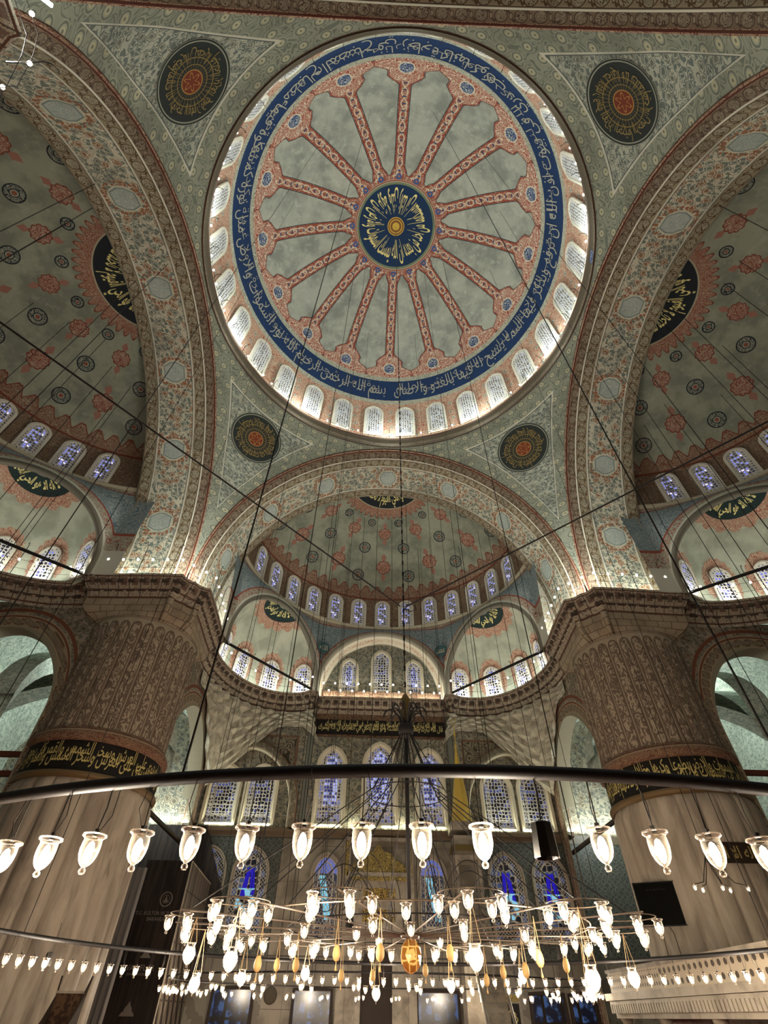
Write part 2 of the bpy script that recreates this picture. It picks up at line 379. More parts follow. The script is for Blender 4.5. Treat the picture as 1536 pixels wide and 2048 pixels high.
def f_semi(t):
    x, y, z = t.obj()
    r = (x * x + y * y).sqrt(); th = x.atan2(y) * (180 / pi)
    k = (th / 15).round(); odd = (k * .5).fract().abs() > .2; a = (th - k * 15) * (pi / 180) * r
    so = (r / 14.2)._m('ARCSINE') * 14.2
    plas = t.mix(hexc('#8f9380'), hexc('#74796a'), t.noise(t.vec(x, y, z), .6, 4., .62, 0., '3D').step(.38, .66))
    plas = t.mix(plas, hexc('#9ea18f'), t.noise(t.vec(x, y, z), 1.9, 3., .6, 0., '3D').step(.52, .75) * .5)
    c = plas
    def red(c, b0, R, m):
        b = so - b0; rr = (a * a + b * b).sqrt(); an = a.atan2(b)
        R_ = ((an * 5).cos().abs() * .16 + .95) * R
        fin = (a.abs() / (.22 * R / .5) + (b.abs() - R * 1.62).abs() / (.36 * R / .5)) < 1
        stem = (a.abs() < .05) * (b.abs() < R * 1.6)
        body = rr < R_
        ins = t.mix(hexc('#a38c78'), hexc('#7f4b3d'), t.lines(a + k * 3., b, 4.2, 3.5, .26))
        c = t.layers(c, (hexc('#7f4b3d'), stem * m), (hexc('#93695a'), fin * m), (ins, body * m), (hexc('#723f31'), (rr / R_).near(1., .06) * m))
        return c
    def blk(c, b0, R, m):
        b = so - b0; rr = (a * a + b * b).sqrt()
        ins = t.mix(hexc('#8b8f7f'), hexc('#2b2f33'), t.lines(a + k * 5., b, 5., 3.5, .2))
        return t.layers(c, (ins, (rr < R) * m), (hexc('#23272d'), rr.near(R, .035) * m), (hexc('#8b8f7f'), (rr < R * .45) * m), (hexc('#23272d'), rr.near(R * .45, .025) * m), (hexc('#84503e'), (rr < R * .25) * m))
    ev = 1 - odd
    c = red(c, 5.7, .5, ev); c = red(c, 9.0, .58, ev)
    c = blk(c, 4.7, .34, odd); c = blk(c, 7.25, .5, odd); c = blk(c, 9.95, .53, odd)
    # painted roundel at the crown with a cusped red halo
    halo = ((th * (pi / 180) * 24).sin().abs() * .5 + 3.65)
    arr = t.arab(th * .06, so, hexc('#86513f'), hexc('#a3937d'), None, 3.2, .2, 5.)
    c = t.layers(c, (arr, so < halo), (hexc('#723f31'), so.near(0., 0.) ), (hexc('#723f31'), (so - halo).abs() < .05), (hexc('#a29c84'), so < 3.15), (hexc('#23282b'), so < 3.06), (arr, so < 1.1), (hexc('#a29c84'), so.near(1.12, .04)))
    # fringe and the brown drum of windows
    fr = 11.5 - ((th * (pi / 180) * 60).sin().abs() * .22) - ((th * (pi / 180) * 30).sin().abs().pow(3.) * .55)
    u = th * (pi / 180) * 10.8
    ar = t.arab(u, z, hexc('#634a3c'), hexc('#8a7d68'), None, 2.6, .22, 5.5)
    ar2 = t.arab(u, so, hexc('#74503f'), hexc('#948872'), None, 2.4, .2, 5.)
    c = t.layers(c, (ar2, so > fr), (hexc('#723f31'), (so - fr).abs() < .06), (ar, z < 29.0), (hexc('#6b3c2e'), z.near(28.98, .05)), (hexc('#8c7f69'), z < 26.0))
    return c
M_semi = mat('painted_half_dome_plaster', f_semi)
def f_shell(t):   # lower zone of a half dome: grey-blue spandrels with red lines
    u, v = t.uv(); e = t.attr('edge')
    fl = t.arab(u, v, hexc('#8f9a98'), hexc('#5f7480'), None, 1.5, .2, 5.)
    bd = t.layers(hexc('#a2a292'), (hexc('#8e5443'), t.lines(u, v, 2.6, 4., .16)))
    return t.layers(bd, (fl, e > .62), (hexc('#8c4b3b'), e.near(.62, .05)), (hexc('#b6b7a9'), e < .14))
M_shell = mat('painted_spandrel_plaster', f_shell)
def f_exed(t):
    x, y, z = t.obj(); r = t.noise(t.vec(x, y, z), .7, 4., .6, 0., '3D')
    return t.mix(hexc('#abaf9d'), hexc('#8f9483'), r.step(.38, .68))
M_exed = mat('pale_plaster', f_exed)
def f_halo(t):
    u, v = t.uv()
    return t.arab(u, v, hexc('#935f4e'), hexc('#bfb097'), None, 3.2, .2, 5.)
M_halo = mat('painted_red_surround', f_halo)
def f_wall(t):
    u, v = t.uv(); c = t.floral(u, v, hexc('#918d7c'), hexc('#62675f'), hexc('#6b6656'), hexc('#5a594f'), 1.5)
    return t.mix(c, hexc('#4a4639'), t.noise(t.vec(u, v), .3, 3.).step(.45, .85) * .3)
M_wall = mat('painted_wall_plaster', f_wall)
def f_bay(t):
    u, v = t.uv(); c = t.floral(u, v, hexc('#b2baac'), hexc('#87948a'), hexc('#8f9a90'), hexc('#7f8c80'), 2.0)
    return c
M_bay = mat('painted_bay_plaster', f_bay)
def f_ashlar(t):
    u, v = t.uv(); n = t.nodes.new('ShaderNodeTexBrick'); n.offset = .5
    t.links.new(t.vec(u, v), n.inputs['Vector']); n.inputs['Scale'].default_value = 1.; n.inputs['Brick Width'].default_value = .75; n.inputs['Row Height'].default_value = .42; n.inputs['Mortar Size'].default_value = .02
    n.inputs['Color1'].default_value = hexc('#9a8e79'); n.inputs['Color2'].default_value = hexc('#92866f'); n.inputs['Mortar'].default_value = hexc('#5b4e40')
    return t.mix(n.outputs[0], hexc('#5b4e3f'), t.noise(t.vec(u, v), .8, 4.).step(.4, .8) * .5)
M_ash = mat('painted_ashlar', f_ashlar)
def f_flute(t):
    u, v = t.uv()                                # u: flute index units, v: metres up
    q = u.fract() - .5; top = 16.0; ed = q.abs()
    cap = ((v - top) * (v - top) * .0 + v)
    h = ((q * .8) * (q * .8) + ((v - (top - .35)).max(0.)) * ((v - (top - .35)).max(0.)) * .9).sqrt()
    sc = t.noise(t.vec(q * .9 + u.floor() * 3.7, v * .8), 3.6, 1., .5, 1.6)
    lf = t.mix(hexc('#66584a'), hexc('#9a8b76'), sc > .52)
    c = t.layers(hexc('#998c77'), (hexc('#4f3c2f'), h.near(.345, .022)), (lf, h < .29), (hexc('#4a3628'), h.near(.29, .016)))
    return c
M_flute = mat('painted_fluted_shaft', f_flute)
def f_marble(t):
    x, y, z = t.obj()
    n = t.noise(t.vec(x * 1., y * 1., z * .22), 1.6, 4., .6, .6, '3D')
    c = t.mix(hexc('#a89b88'), hexc('#857868'), n.step(.35, .7))
    return t.mix(c, hexc('#675a4c'), t.noise(t.vec(x, y, z * .1), 3.1, 3., .6, 1., '3D').step(.56, .7) * .6)
M_marble = mat('veined_marble', f_marble, rough=.5, spec=.35)
def f_corn(t):
    u, v = t.uv()
    e = ((u / .62).fract() - .5).abs()
    return t.layers(hexc('#a59b87'), (hexc('#6b5346'), (e < .27) * v.inside(1.05, 1.5)), (hexc('#6f6a5e'), t.lines(u, v, 4., 4., .16)), (hexc('#4a4038'), e > .465), (hexc('#5a4136'), v.near(.97, .03) + v.near(1.75, .04) + v.near(2.2, .05)))
M_corn = mat('painted_muqarnas_cornice', f_corn)
M_gold = mat('gilding', color='#c4a548', rough=.5, metal=.45, spec=.5)
M_goldp = mat('gold_paint', color='#b9a968', rough=.6)
M_goldd = mat('old_gold_paint', color='#8f7c4a', rough=.6)
M_navy = mat('dark_slate_paint', color='#22302f')
M_goldp2 = mat('bright_gold_paint', color='#d9cf8a', rough=.5)
M_script = mat('pale_script_paint', color='#a3a396', rough=.6)
M_teal = mat('teal_paint', color='#3c5a5c')
M_jamb = mat('painted_jamb', lambda t: (lambda u, v: t.arab(u, v, hexc('#a5a797'), hexc('#8d6a58'), None, 2., .13, 5.))(*t.uv()))
M_white = mat('white_paint', color='#b9bcb4', rough=.7)
M_iron = mat('black_iron', color='#120e0c', rough=.6, metal=0., spec=.3)
M_cable = mat('dark_steel_cable', color='#1c1814', rough=.6)
M_frame = mat('white_stucco', color='#cfccbd', rough=.8)
M_frame2 = mat('cream_stucco_reveal', color='#c4bda4', rough=.8)
def f_pane(kind):
    def f(t):
        u, v = t.uv(); e = t.attr('edge')
        k = {'dome': 5.2, 'semi': 5.0, 'big': 5.2, 'lace': 4.6}[kind]
        d, c = t.flowers(u, v, k, .45)
        ed, _ = t.vor(t.vec(u, v), k, 'DISTANCE_TO_EDGE', .45)
        if kind in ('big', 'lace'):
            inner = e > .3; lat = (ed < .12).max(e.near(.3, .022)).max(e < .05).max(((v * .72).fract() < .035) * (1 - inner)).max(v.near(1.0, .03))
            lat = lat.max(t.lines(u, v, 3.2, 4., .1) * (1 - inner))
            gl = t.mix(hexc('#14161f'), hexc('#4a548c'), c[0] > .62)
            gl = t.mix(gl, t.mix(hexc('#27306e'), hexc('#8a96d2'), c[1] > .45), inner * (v > 1.0) * (0. if kind == 'lace' else 1.))
            return dict(color=t.mix(hexc('#101116'), hexc('#cfcdc4'), lat), emit=gl, estr=(1 - lat) * (.5 if kind == 'big' else .3))
        brd = (e < .13) * (((u * .9 + v) * 4.2).fract() < .45)
        lat = (ed < (.17 if kind == 'dome' else .165)).max(e.near(.145, .02)).max((e < .13) * (1 - brd))
        if kind == 'dome': gl = t.mix(hexc('#30353c'), hexc('#9fb0c4'), c[0] > .5); g = .3
        else: gl = t.layers(hexc('#20222f'), (hexc('#6f78c8'), c[0] > .55), (hexc('#cfc8ff'), c[1] > .86)); g = .5
        gl = t.mix(gl, hexc('#0c0d14'), e < .13)
        return dict(color=t.mix(hexc('#15161c'), hexc('#d3d1ca'), lat), emit=gl, estr=(1 - lat) * g)
    return f
M_pane = {k: mat('stained_glass_' + k, f_pane(k), rough=.4) for k in ('dome', 'semi', 'big', 'lace')}
# ================================================================= geometry: dome
def ang(n, a=0, b=2 * pi): return np.linspace(a, b, n)
def dome():
    a = ang(193); prof = [(12.2, 34.2), (12.2, 35.2), (12.2, 36.3)] + [(12.2 * cos(e), 36.3 + 12.2 * sin(e)) for e in np.linspace(.05, pi / 2 - .002, 40)]
    P = np.array([[(r * sin(t), r * cos(t), z) for r, z in prof] for t in a])
    o = grid('ceiling_main_dome', P, M_dome, flip=False); struct(o, 'great painted central dome with sixteen red ribs and a blue inscription band', 'dome'); return o
DOME = dome()
def rimz(): pass
# gallery cornice ring of the dome
prof = [(12.2, 34.25), (11.85, 34.30), (11.75, 34.36), (11.75, 34.18), (11.8, 34.1), (12.0, 34.0), (12.0, 33.86), (12.07, 33.78), (12.0, 33.7), (11.96, 33.56), (11.92, 33.45), (11.9, 33.38)]
P = np.array([[(r * sin(t), r * cos(t), z) for r, z in prof] for t in ang(145)])
M_rim = mat('dark_moulded_plaster', lambda t: (lambda u, v: t.layers(hexc('#5d5547'), (hexc('#4a2c22'), (v.near(.62, .05))), (hexc('#837560'), v.inside(.95, 1.15) * t.lines(u, v * 2, 3., 4., .2)), (hexc('#3c2c24'), v.near(1.2, .03))))(*t.uv()))
struct(grid('trim_1', P, M_rim, flip=True), 'dark moulded ring cornice under the central dome drum', 'cornice')
# pendentives: r^2 + K (z-20)^2 = Q
K, Q, EY = .832, 292.8, 12.15
def pz(r2): return 20 + np.sqrt(np.maximum(Q - r2, 0) / K)
pend = []
for q in range(4):
    th = np.linspace(-pi / 4, pi / 4, 61); rows = []
    tv = np.linspace(0, 1, 41); P = np.zeros((61, 41, 3)); E = np.zeros((61, 41))
    for i, t in enumerate(th):
        a = t + pi / 4
        rmax = EY / max(abs(sin(a)), abs(cos(a)))
        r = rmax + (11.9 - rmax) * tv
        if rmax < 11.91: r = np.full(41, 11.9)
        z0 = np.array(pz(r * r))
        P[i, :, 0] = r * sin(a); P[i, :, 1] = r * cos(a); P[i, :, 2] = z0
        slope = 1.
        d1 = np.minimum(EY - np.abs(P[i, :, 0]), EY - np.abs(P[i, :, 1])); 
        zz = P[i, :, 2]; hyp = np.sqrt(1 + ((zz - 20) * K / np.maximum(r, 1)) ** -2 * 0 + (r / np.maximum(K * (zz - 20), .8)) ** 2)
        E[i] = np.minimum(d1 * np.minimum(hyp, 2.4), (r - 11.9) * hyp)
    uv = np.stack([np.arctan2(P[..., 0], P[..., 1]) * 13, P[..., 2] * 1.1 - np.hypot(P[..., 0], P[..., 1])], -1)
    o = grid('wall_pendentive', P, M_pend, uv, attrs={'edge': E}, flip=True)
    s = q * pi / 2; o.rotation_euler = (0, 0, -s); pend.append(o)
    nm = ['beyond the tall green door of light'] 
    struct(o, 'painted curved triangular pendentive with a large dark inscription roundel', 'pendentive')
    o['quarter'] = q
# main arches, Y+ master then rotated
def edge_curve(n=72):
    """points (x,z) of the arch edge in the plane y=EY from springing to springing, ends dropped to the cornice"""
    b = sqrt((Q - EY * EY) / K); a = sqrt(Q - EY * EY)
    t = np.linspace(pi, 0, n); return np.stack([a * np.cos(t), 20 + b * np.sin(t)], -1)
def main_arch(q, label):
    ex = edge_curve(); ex = np.vstack([[[-11.98 - .0, 18.4]], ex, [[11.98, 18.4]]])
    c = np.array([0, 20.]); n = ex - c; n /= np.linalg.norm(n, axis=1)[:, None]; n[0] = (-1, 0); n[-1] = (1, 0)
    prof = [(0, EY, 0), (.0, EY - .05, .04), (.09, EY - .1, .11), (.17, EY - .02, .2), (.17, EY + .06, .24), (.34, EY + .3, .45), (.5, EY + .5, .62)]
    prof += [(.52, EY + .5 + .85 * s, .62 + .85 * s) for s in np.linspace(.02, 1, 24)][::1]
    # soffit depth 3.4 m
    prof = prof[:7] + [(.52, EY + .5 + s, .62 + s) for s in np.linspace(.02, 3.98, 28)] + [(-.6, EY + 4.5, 4.8), (-3.0, EY + 4.5, 6.6)]
    P = np.zeros((len(ex), len(prof), 3)); A = np.zeros((len(ex), len(prof)))
    for j, (d, y, v) in enumerate(prof):
        p2 = ex - n * d
        P[:, j, 0] = p2[:, 0]; P[:, j, 2] = p2[:, 1]; P[:, j, 1] = y; A[:, j] = v
    L = np.concatenate([[0], np.cumsum(np.linalg.norm(np.diff(ex, axis=0), axis=1))])
    uv = np.stack([np.repeat((L - L[-1] / 2)[:, None], len(prof), 1) + 2.7, A], -1)
    o = grid('ceiling_main_arch', P, M_arch, uv, attrs={'across': A}, flip=False)
    o.rotation_euler = (0, 0, -q * pi / 2)
    return struct(o, label, 'arch')
for q, l in enumerate(['broad painted arch over the prayer niche wall', 'broad painted arch spanning above the marble singers gallery side', 'broad painted arch overhead at the top edge', 'broad painted arch over the black screens side']): main_arch(q, l)
# ================================================================= half domes (master faces +Y)
SY = 15.81
def semi(q, label):
    root = empty('ceiling_half_dome', (0, 0, 0), 0)
    a = np.linspace(-1.62, 1.62, 121)
    z0 = 19.6; zs = sqrt(14.2 ** 2 - 10.8 ** 2) + z0
    prof = [(10.8, 25.8), (10.8, 27.5), (10.8, zs)] + [(14.2 * sin(e), z0 + 14.2 * cos(e)) for e in np.linspace(math.asin(10.8 / 14.2) - .02, .004, 30)]
    P = np.array([[(r * sin(t), r * cos(t), z) for r, z in prof] for t in a])
    cap = grid('painted_shell', P, M_semi, flip=False, parent=root); cap.location = (0, SY, 0)
    # zone between exedra arches and drum
    n = 241; a = np.linspace(-1.62, 1.62, n); D = 9.05; Hh = 28.6 * pi / 180
    tv = np.linspace(0, 1, 22); P = np.zeros((n, 22, 3)); E = np.zeros((n, 22))
    for i, t in enumerate(a):
        k = round(t / (2 * Hh)); k = max(-1, min(1, k)); w = t - k * 2 * Hh
        if abs(w) > Hh: w = Hh * (1 if w > 0 else -1); rp = 10.31; zb = 18.5
        else:
            rp = D / cos(w); s = D * math.tan(w); R = 4.94
            zb = 19.2 + sqrt(max(R * R - s * s, 0)) if abs(s) < R - .001 else 18.5
            if abs(w) > Hh - .006: zb = 18.5
        r = rp + (10.8 - rp) * tv ** 1.5; z = zb + (25.9 - zb) * tv
        P[i, :, 0] = r * sin(t); P[i, :, 1] = SY + r * cos(t); P[i, :, 2] = z
        sx = r * np.sin(w) ; dd = np.hypot(sx, np.maximum(z - 19.2, 0)) - 4.94
        E[i] = np.minimum(dd, (25.9 - z) * 1.1)
    uv = np.stack([np.repeat((a * 10.3)[:, None], 22, 1), P[..., 2]], -1)
    grid('painted_spandrels', P, M_shell, uv, parent=root, attrs={'edge': E}, flip=False)
    mb = MB()
    P = np.array([[(r * sin(t), SY + r * cos(t), z) for r, z in ((10.8, 26.05), (10.62, 26.0), (10.62, 25.85), (10.8, 25.7))] for t in np.linspace(-1.6, 1.6, 97)])
    mb.add(P.reshape(-1, 3), grid_faces(97, 4)); mb.build('string_moulding', M_frame2, root, True)
    x_, y_, Fc, asp = norm_text(AR['short2'], .012)
    al = (x_ - .5) * rad(178); rr = 2.98 - 1.7 * y_; ph = rr / 14.2; Rr = 14.2 - .04
    mesh_np('gold_script', np.stack([Rr * np.sin(ph) * np.sin(al), SY + Rr * np.sin(ph) * np.cos(al), z0 + Rr * np.cos(ph)], -1), Fc, None, M_goldp2, root, False)
    for sx in (-1, 1):
        V = [(sx * 10.3, 16.3, 18.4), (sx * 12.2, 16.3, 18.4), (sx * 12.2, 16.3, 28.5), (sx * 9.6, 16.3, 28.5), (sx * 10.7, 16.3, 25.0)]
        mesh_np('jamb', V, [[0, 1, 2, 3, 4]], [(v[0], v[2]) for v in V], M_jamb, root, False)
        V = [(sx * 10.3, 16.3, 18.4), (sx * 10.75, 17.3, 18.4), (sx * 10.9, 17.3, 26), (sx * 10.7, 16.3, 26)]
        mesh_np('jamb', V, [[0, 1, 2, 3]], [(v[1], v[2]) for v in V], M_jamb, root, False)
        ta = sx * .4995; c = np.array([10.1 * sin(ta), SY + 10.1 * cos(ta), 22.75]); tx_ = np.array([cos(ta), -sin(ta), 0])
        inn = np.array([-sin(ta), -cos(ta), -.05]); V = [c + inn * .06] + [c + inn * .06 + tx_ * .52 * cos(b) + np.array([0, 0, .52 * sin(b)]) for b in np.arange(32) * 2 * pi / 32]
        mesh_np('painted_disc', V, [[0, 1 + (j + 1) % 32, 1 + j] for j in range(32)], None, M_teal, root, False)
        xx, yy, F2, _ = norm_text('محمد' if sx > 0 else 'الله', .02); V = [c + inn * .08 + tx_ * (-.36 + .72 * a_) + np.array([0, 0, -.22 + .46 * b_]) for a_, b_ in zip(xx, yy)]
        mesh_np('script', V, F2, None, M_script, root, False)
    root.rotation_euler = (0, 0, -q * pi / 2); struct(root, label, 'half dome')
    return root
semi(0, 'painted half dome above the prayer niche, ringed by thirteen stained windows')
semi(1, 'painted half dome cut by the frame on the singers gallery side')
semi(3, 'painted half dome cut by the frame above the black screens side')
# exedrae and the lunette
HA = 57.2 * pi / 180
def rotq(p, q):
    x, y = p[0], p[1]
    for _ in range(q % 4): x, y = y, -x
    return (x, y) + tuple(p[2:])
M_edge = mat('grey_arch_edge', color='#6a665a')
AZ = [rad(v) for v in (-62, -31, 0, 31, 62)]
def exedra(q, phi, label):
    """shallow apse behind the chord at angle phi of half dome q"""
    root = empty('ceiling_exedra', (0, 0, 0), 0)
    loc = empty  # local frame: x along chord, y outwards, origin at mid chord
    R = 5.06; d = 1.2
    az = np.linspace(-1.36, 1.36, 61)       # from the centre of the circle
    prof = [(R, 18.3), (R, 19.3)] + [(R * cos(e), 19.3 + R * sin(e)) for e in np.linspace(.05, pi / 2 - .01, 22)]
    P = np.array([[(r * sin(t), r * cos(t) - d, z) for r, z in prof] for t in az])
    P[..., 1] = np.maximum(P[..., 1], .02)
    sh = grid('plaster_shell', P, M_exed, parent=root, flip=False)
    # moulded opening arch
    t = np.linspace(0, pi, 49); ip = [(4.94, .0), (4.94, -.03), (4.7, -.03), (4.66, .02), (4.66, .28), (4.8, .34), (4.95, .34)]
    P = np.array([[(-r * cos(a), y, 19.2 + r * sin(a)) for r, y in ip] for a in t])
    P = np.concatenate([P[:1] * 1, P, P[-1:]]); P[0, :, 2] = 18.4; P[-1, :, 2] = 18.4
    grid('arch_moulding', P, M_edge, parent=root, flip=True)
    # roundel at the crown: half disc lying on the shell, with cusped halo and gold script
    def on(al, rr):     # al bearing around the roundel, rr metres on the shell from crown of opening
        x = rr * sin(al); dn = rr * cos(al)             # dn: metres down/back along shell
        e = dn / R; r_ = R
        base = math.asin(d / R)
        y = R * sin(base + e) - d; zz = 19.3 + R * cos(base + e)
        k = cos(min(abs(x) / R, 1.2)); 
        X = R * sin(x / R); cc = cos(x / R)
        yy = (y + d) * cc - d; z2 = 19.3 + (zz - 19.3) * cc
        return X, yy, z2
    def ringmesh(name, r0, rf, m, off, N=72):
        th = np.linspace(-pi / 2, pi / 2, N); V = []; U = []
        for a in th:
            for s in np.linspace(0, 1, 7):
                rr = r0 + (rf(a) - r0) * s; X, Y, Z = on(a, rr); c = np.array([0, -d, 19.3]); p = np.array([X, Y, Z]); nn = (c - p) / np.linalg.norm(c - p)
                p = p + nn * off; p[1] = max(p[1], .03); V.append(p); U.append((rr * sin(a), rr * cos(a)))
        return mesh_np(name, V, grid_faces(N, 7), U, m, root)
    ringmesh('painted_halo', 1.2, lambda a: 2.4 + .3 * abs(sin(a * 9)) , M_halo, .02)
    ringmesh('painted_roundel', .6, lambda a: 1.85, M_navy, .035)
    for wa in AZ:
        N = 72; V = []; U = []
        for b in np.linspace(-pi * .78, pi * .78, N):
            dx, dz = sin(b), cos(b); k = 1 / hypot(dx / 1.02, dz / 1.5); k *= 1 + .1 * abs(sin(b * 11))
            for s in (.35, .6, .8, 1.):
                xl = dx * k * s; zl = 20.15 + dz * k * s; zl = max(zl, 18.66); rr = R - .02
                if zl > 19.3: rr = sqrt(max(.1, (R - .02) ** 2 - (zl - 19.3) ** 2))
                aa = wa + xl / rr; V.append((rr * sin(aa), max(rr * cos(aa) - d, .03), zl)); U.append((xl, zl))
        mesh_np('painted_halo', V, grid_faces(N, 4), U, M_halo, root)
    mx, my = 9.05 * sin(phi), SY + 9.05 * cos(phi); x, y = rotq((mx, my), q)
    root.location = (x, y, 0); root.rotation_euler = (0, 0, -phi - q * pi / 2)
    tx = text_mesh(AR['short'], off=.02)
    V, Fc = tx; w = V[:, 0].max() - V[:, 0].min(); V = V.copy(); xx = (V[:, 0] - V[:, 0].min()) / w; yy = V[:, 1]; yy = (yy - yy.min()) / (yy.max() - yy.min())
    out = []
    for a_, b_ in zip(xx, yy):
        al = (a_ - .5) * 2.9 * -1 ; rr = 1.76 - 1.0 * b_
        X, Y, Z = on(-al, rr); c = np.array([0, -d, 19.3]); p = np.array([X, Y, Z]); p = p + (c - p) / np.linalg.norm(c - p) * .05; p[1] = max(p[1], .04); out.append(p)
    mesh_np('gold_script', out, Fc, None, M_goldp2, root, False)
    struct(root, label, 'exedra')
    return root
# dome inscription band: reads from beside the prayer-niche axis round to the left as seen from below
x_, y_, Fc, asp = norm_text(AR['nur'], -.004)
th = rad(180) - rad(178) * 0; a = -rad(2) * 0
al = rad(183) ; az = (x_ - 1.0) * rad(356) + rad(-1)      # x=1 is the first letter (right end)
az = -((1 - x_) * rad(356)) - rad(2)
ph = np.radians(73.2 - y_ * 9.2); R = 12.2 - .04
V = np.stack([R * np.sin(ph) * np.sin(az), R * np.sin(ph) * np.cos(az), 36.3 + R * np.cos(ph)], -1)
mesh_np('inscription', V, Fc, None, M_script, DOME, False)
x_, y_, Fc, asp = norm_text(AR['nur2'], -.012); az = -((1 - x_) * rad(352)) - rad(5); ph = np.radians(69.6 - y_ * 5.6)
mesh_np('inscription', np.stack([R * np.sin(ph) * np.sin(az), R * np.sin(ph) * np.cos(az), 36.3 + R * np.cos(ph)], -1), Fc, None, M_script, DOME, False)
x_, y_, Fc, asp = norm_text(AR['fatir'], .006)
def radial(x_, y_, r0, r1, a0, a1): return a0 + (a1 - a0) * (1 - x_), r0 + (r1 - r0) * y_
aa, rr = radial(x_, y_, 2.95, 1.0, rad(20), rad(-335))
ph = rr / 12.2; V = np.stack([R * np.sin(ph) * np.sin(aa), R * np.sin(ph) * np.cos(aa), 36.3 + R * np.cos(ph)], -1)
mesh_np('gold_script', V, Fc, None, M_goldp2, DOME, False)
# pendentive roundels
M_roundel = mat('roundel_paint', lambda t: (lambda u, v: (lambda r, a: t.layers(hexc('#8f9282'), (hexc('#2b302e'), r < 1.97), (hexc('#8f9282'), r.near(1.86, .03)), (hexc('#2b302e'), r < 1.8), (hexc('#82703f'), r.near(1.12, .025) + r.near(.8, .02)), (hexc('#82703f'), ((a * 16 / pi).fract() < .1) * r.inside(.6, 1.4)), (hexc('#6e3423'), r < .56), (hexc('#a0783f'), ((r - .3 - (a * 6).sin() * .13).abs() < .035) + r.near(.55, .03))))((u * u + v * v).sqrt(), u.atan2(v)))(*t.uv()))
x_, y_, Fc0, asp = norm_text(AR['round'], -.004)
for q, o in enumerate(pend):
    def onp(X, Y):     # X sideways, Y down the diagonal slope; in the master quarter (azimuth 45 deg)
        rm, zm = 13.9, 30.94 - .02
        zz = zm - Y * .74; r = np.sqrt(Q - K * (zz - 20) ** 2); a = pi / 4 + X / r
        n = np.stack([r * np.sin(a), r * np.cos(a), K * (zz - 20)], -1); n /= np.linalg.norm(n, axis=-1)[..., None]
        return np.stack([r * np.sin(a), r * np.cos(a), zz], -1), n
    g = [(0, 0)] + [(r * sin(t), r * cos(t)) for r in np.linspace(.2, 2.0, 10) for t in np.arange(48) * 2 * pi / 48]
    g = np.array(g); P, n = onp(g[:, 0], g[:, 1]); P = P - n * .03
    Fc = [[0, 1 + j, 1 + (j + 1) % 48] for j in range(48)] + [[1 + i * 48 + j, 1 + (i + 1) * 48 + j, 1 + (i + 1) * 48 + (j + 1) % 48, 1 + i * 48 + (j + 1) % 48] for i in range(9) for j in range(48)]
    mesh_np('roundel', P, Fc, g, M_roundel, o)
    aa, rr = radial(x_, y_, 1.76, .95, 0, 2 * pi * (-1))
    P, n = onp(rr * np.sin(-aa) * 1., rr * np.cos(aa)); P = P - n * .05
    mesh_np('gold_script', P, Fc0, None, M_goldd, o, False)
    lab = ['beside the niche-wall arch, nearer the muezzin gallery', 'over the muezzin gallery side, at the top', 'over the black screens side, at the top', 'beside the niche-wall arch, nearer the black screens'][q]
    o['label'] = 'curved triangular pendentive with a dark gold-lettered roundel, ' + lab
exedra(0, -HA, 'bright exedra between the niche wall and the black screens pier'); exedra(0, HA, 'bright exedra between the niche wall and the gallery pier')
exedra(1, -HA, 'bright exedra at the frame edge beyond the gallery pier'); exedra(3, HA, 'bright exedra at the frame edge beyond the screens pier')
# ================================================================= windows
def arch_poly(w, h, point=.0, n=14):
    """outline of an arched light, base centre at origin, in (x,z)"""
    if point < 0: return [(-w / 2, 0), (-w / 2, h * .5), (-w / 2, h), (0, h), (w / 2, h), (w / 2, h * .5), (w / 2, 0)]
    r = w / 2; e = point * r; Rr = r + e; pts = [(-r, 0)]
    a1 = math.acos(e / Rr) if e > 0 else pi / 2; rise = sqrt(Rr * Rr - e * e)
    zs = h - rise
    L = [(e - Rr * cos(a), zs + Rr * sin(a)) for a in np.linspace(0, a1, n // 2 + 1)]
    return [(-r, 0)] + L + [(-x, z) for x, z in L[:-1][::-1]] + [(r, 0)]
def win_pane(w, h, kind, point, name='window_pane', y=0.):
    g = np.array(arch_poly(w, h, point)); c = np.array([0, h * .4])
    V = [(c[0], y, c[1])]; E = [w / 2]; U = [c]; N = len(g)
    for s in (.3, .6, .85, 1.):
        for p in g:
            q = c + (p - c) * s; V.append((q[0], y, q[1])); U.append(q); E.append(0 if s == 1 else min(w / 2 - abs(q[0]), q[1], np.min(np.hypot(g[:, 0] - q[0], g[:, 1] - q[1])) if q[1] > h * .55 else 9))
    Fc = [[0, 1 + (j + 1) % N, 1 + j] for j in range(N)] + [[1 + i * N + j, 1 + i * N + (j + 1) % N, 1 + (i + 1) * N + (j + 1) % N, 1 + (i + 1) * N + j] for i in range(3) for j in range(N)]
    return V, Fc, U, E
def win_frame(w, h, point, t, dep, splay=0.):
    """moulded surround: strip from outline (pane plane) to face; y negative is towards the room"""
    g = np.array(arch_poly(w, h, point)); c = np.array([0, h * .45]); n = g - c
    N = len(g); out = g.copy(); k = np.zeros_like(g)
    for i in range(N):
        a = g[max(i - 1, 0)]; b = g[min(i + 1, N - 1)]; d = b - a; d = d / (np.linalg.norm(d) + 1e-9); nn = np.array([-d[1], d[0]]); k[i] = nn if nn @ (g[i] - c) > 0 else -nn
    k[0] = (-1, -.6); k[-1] = (1, -.6)
    rows = [(0, 0), (0 + splay, -dep), (t, -dep), (t + .0, .05)]
    P = np.array([[(g[i][0] + k[i][0] * o, y, g[i][1] + k[i][1] * o) for o, y in rows] for i in range(N)])
    P = np.concatenate([P, P[:1]])
    return P
WN = [0]; WMESH = {}
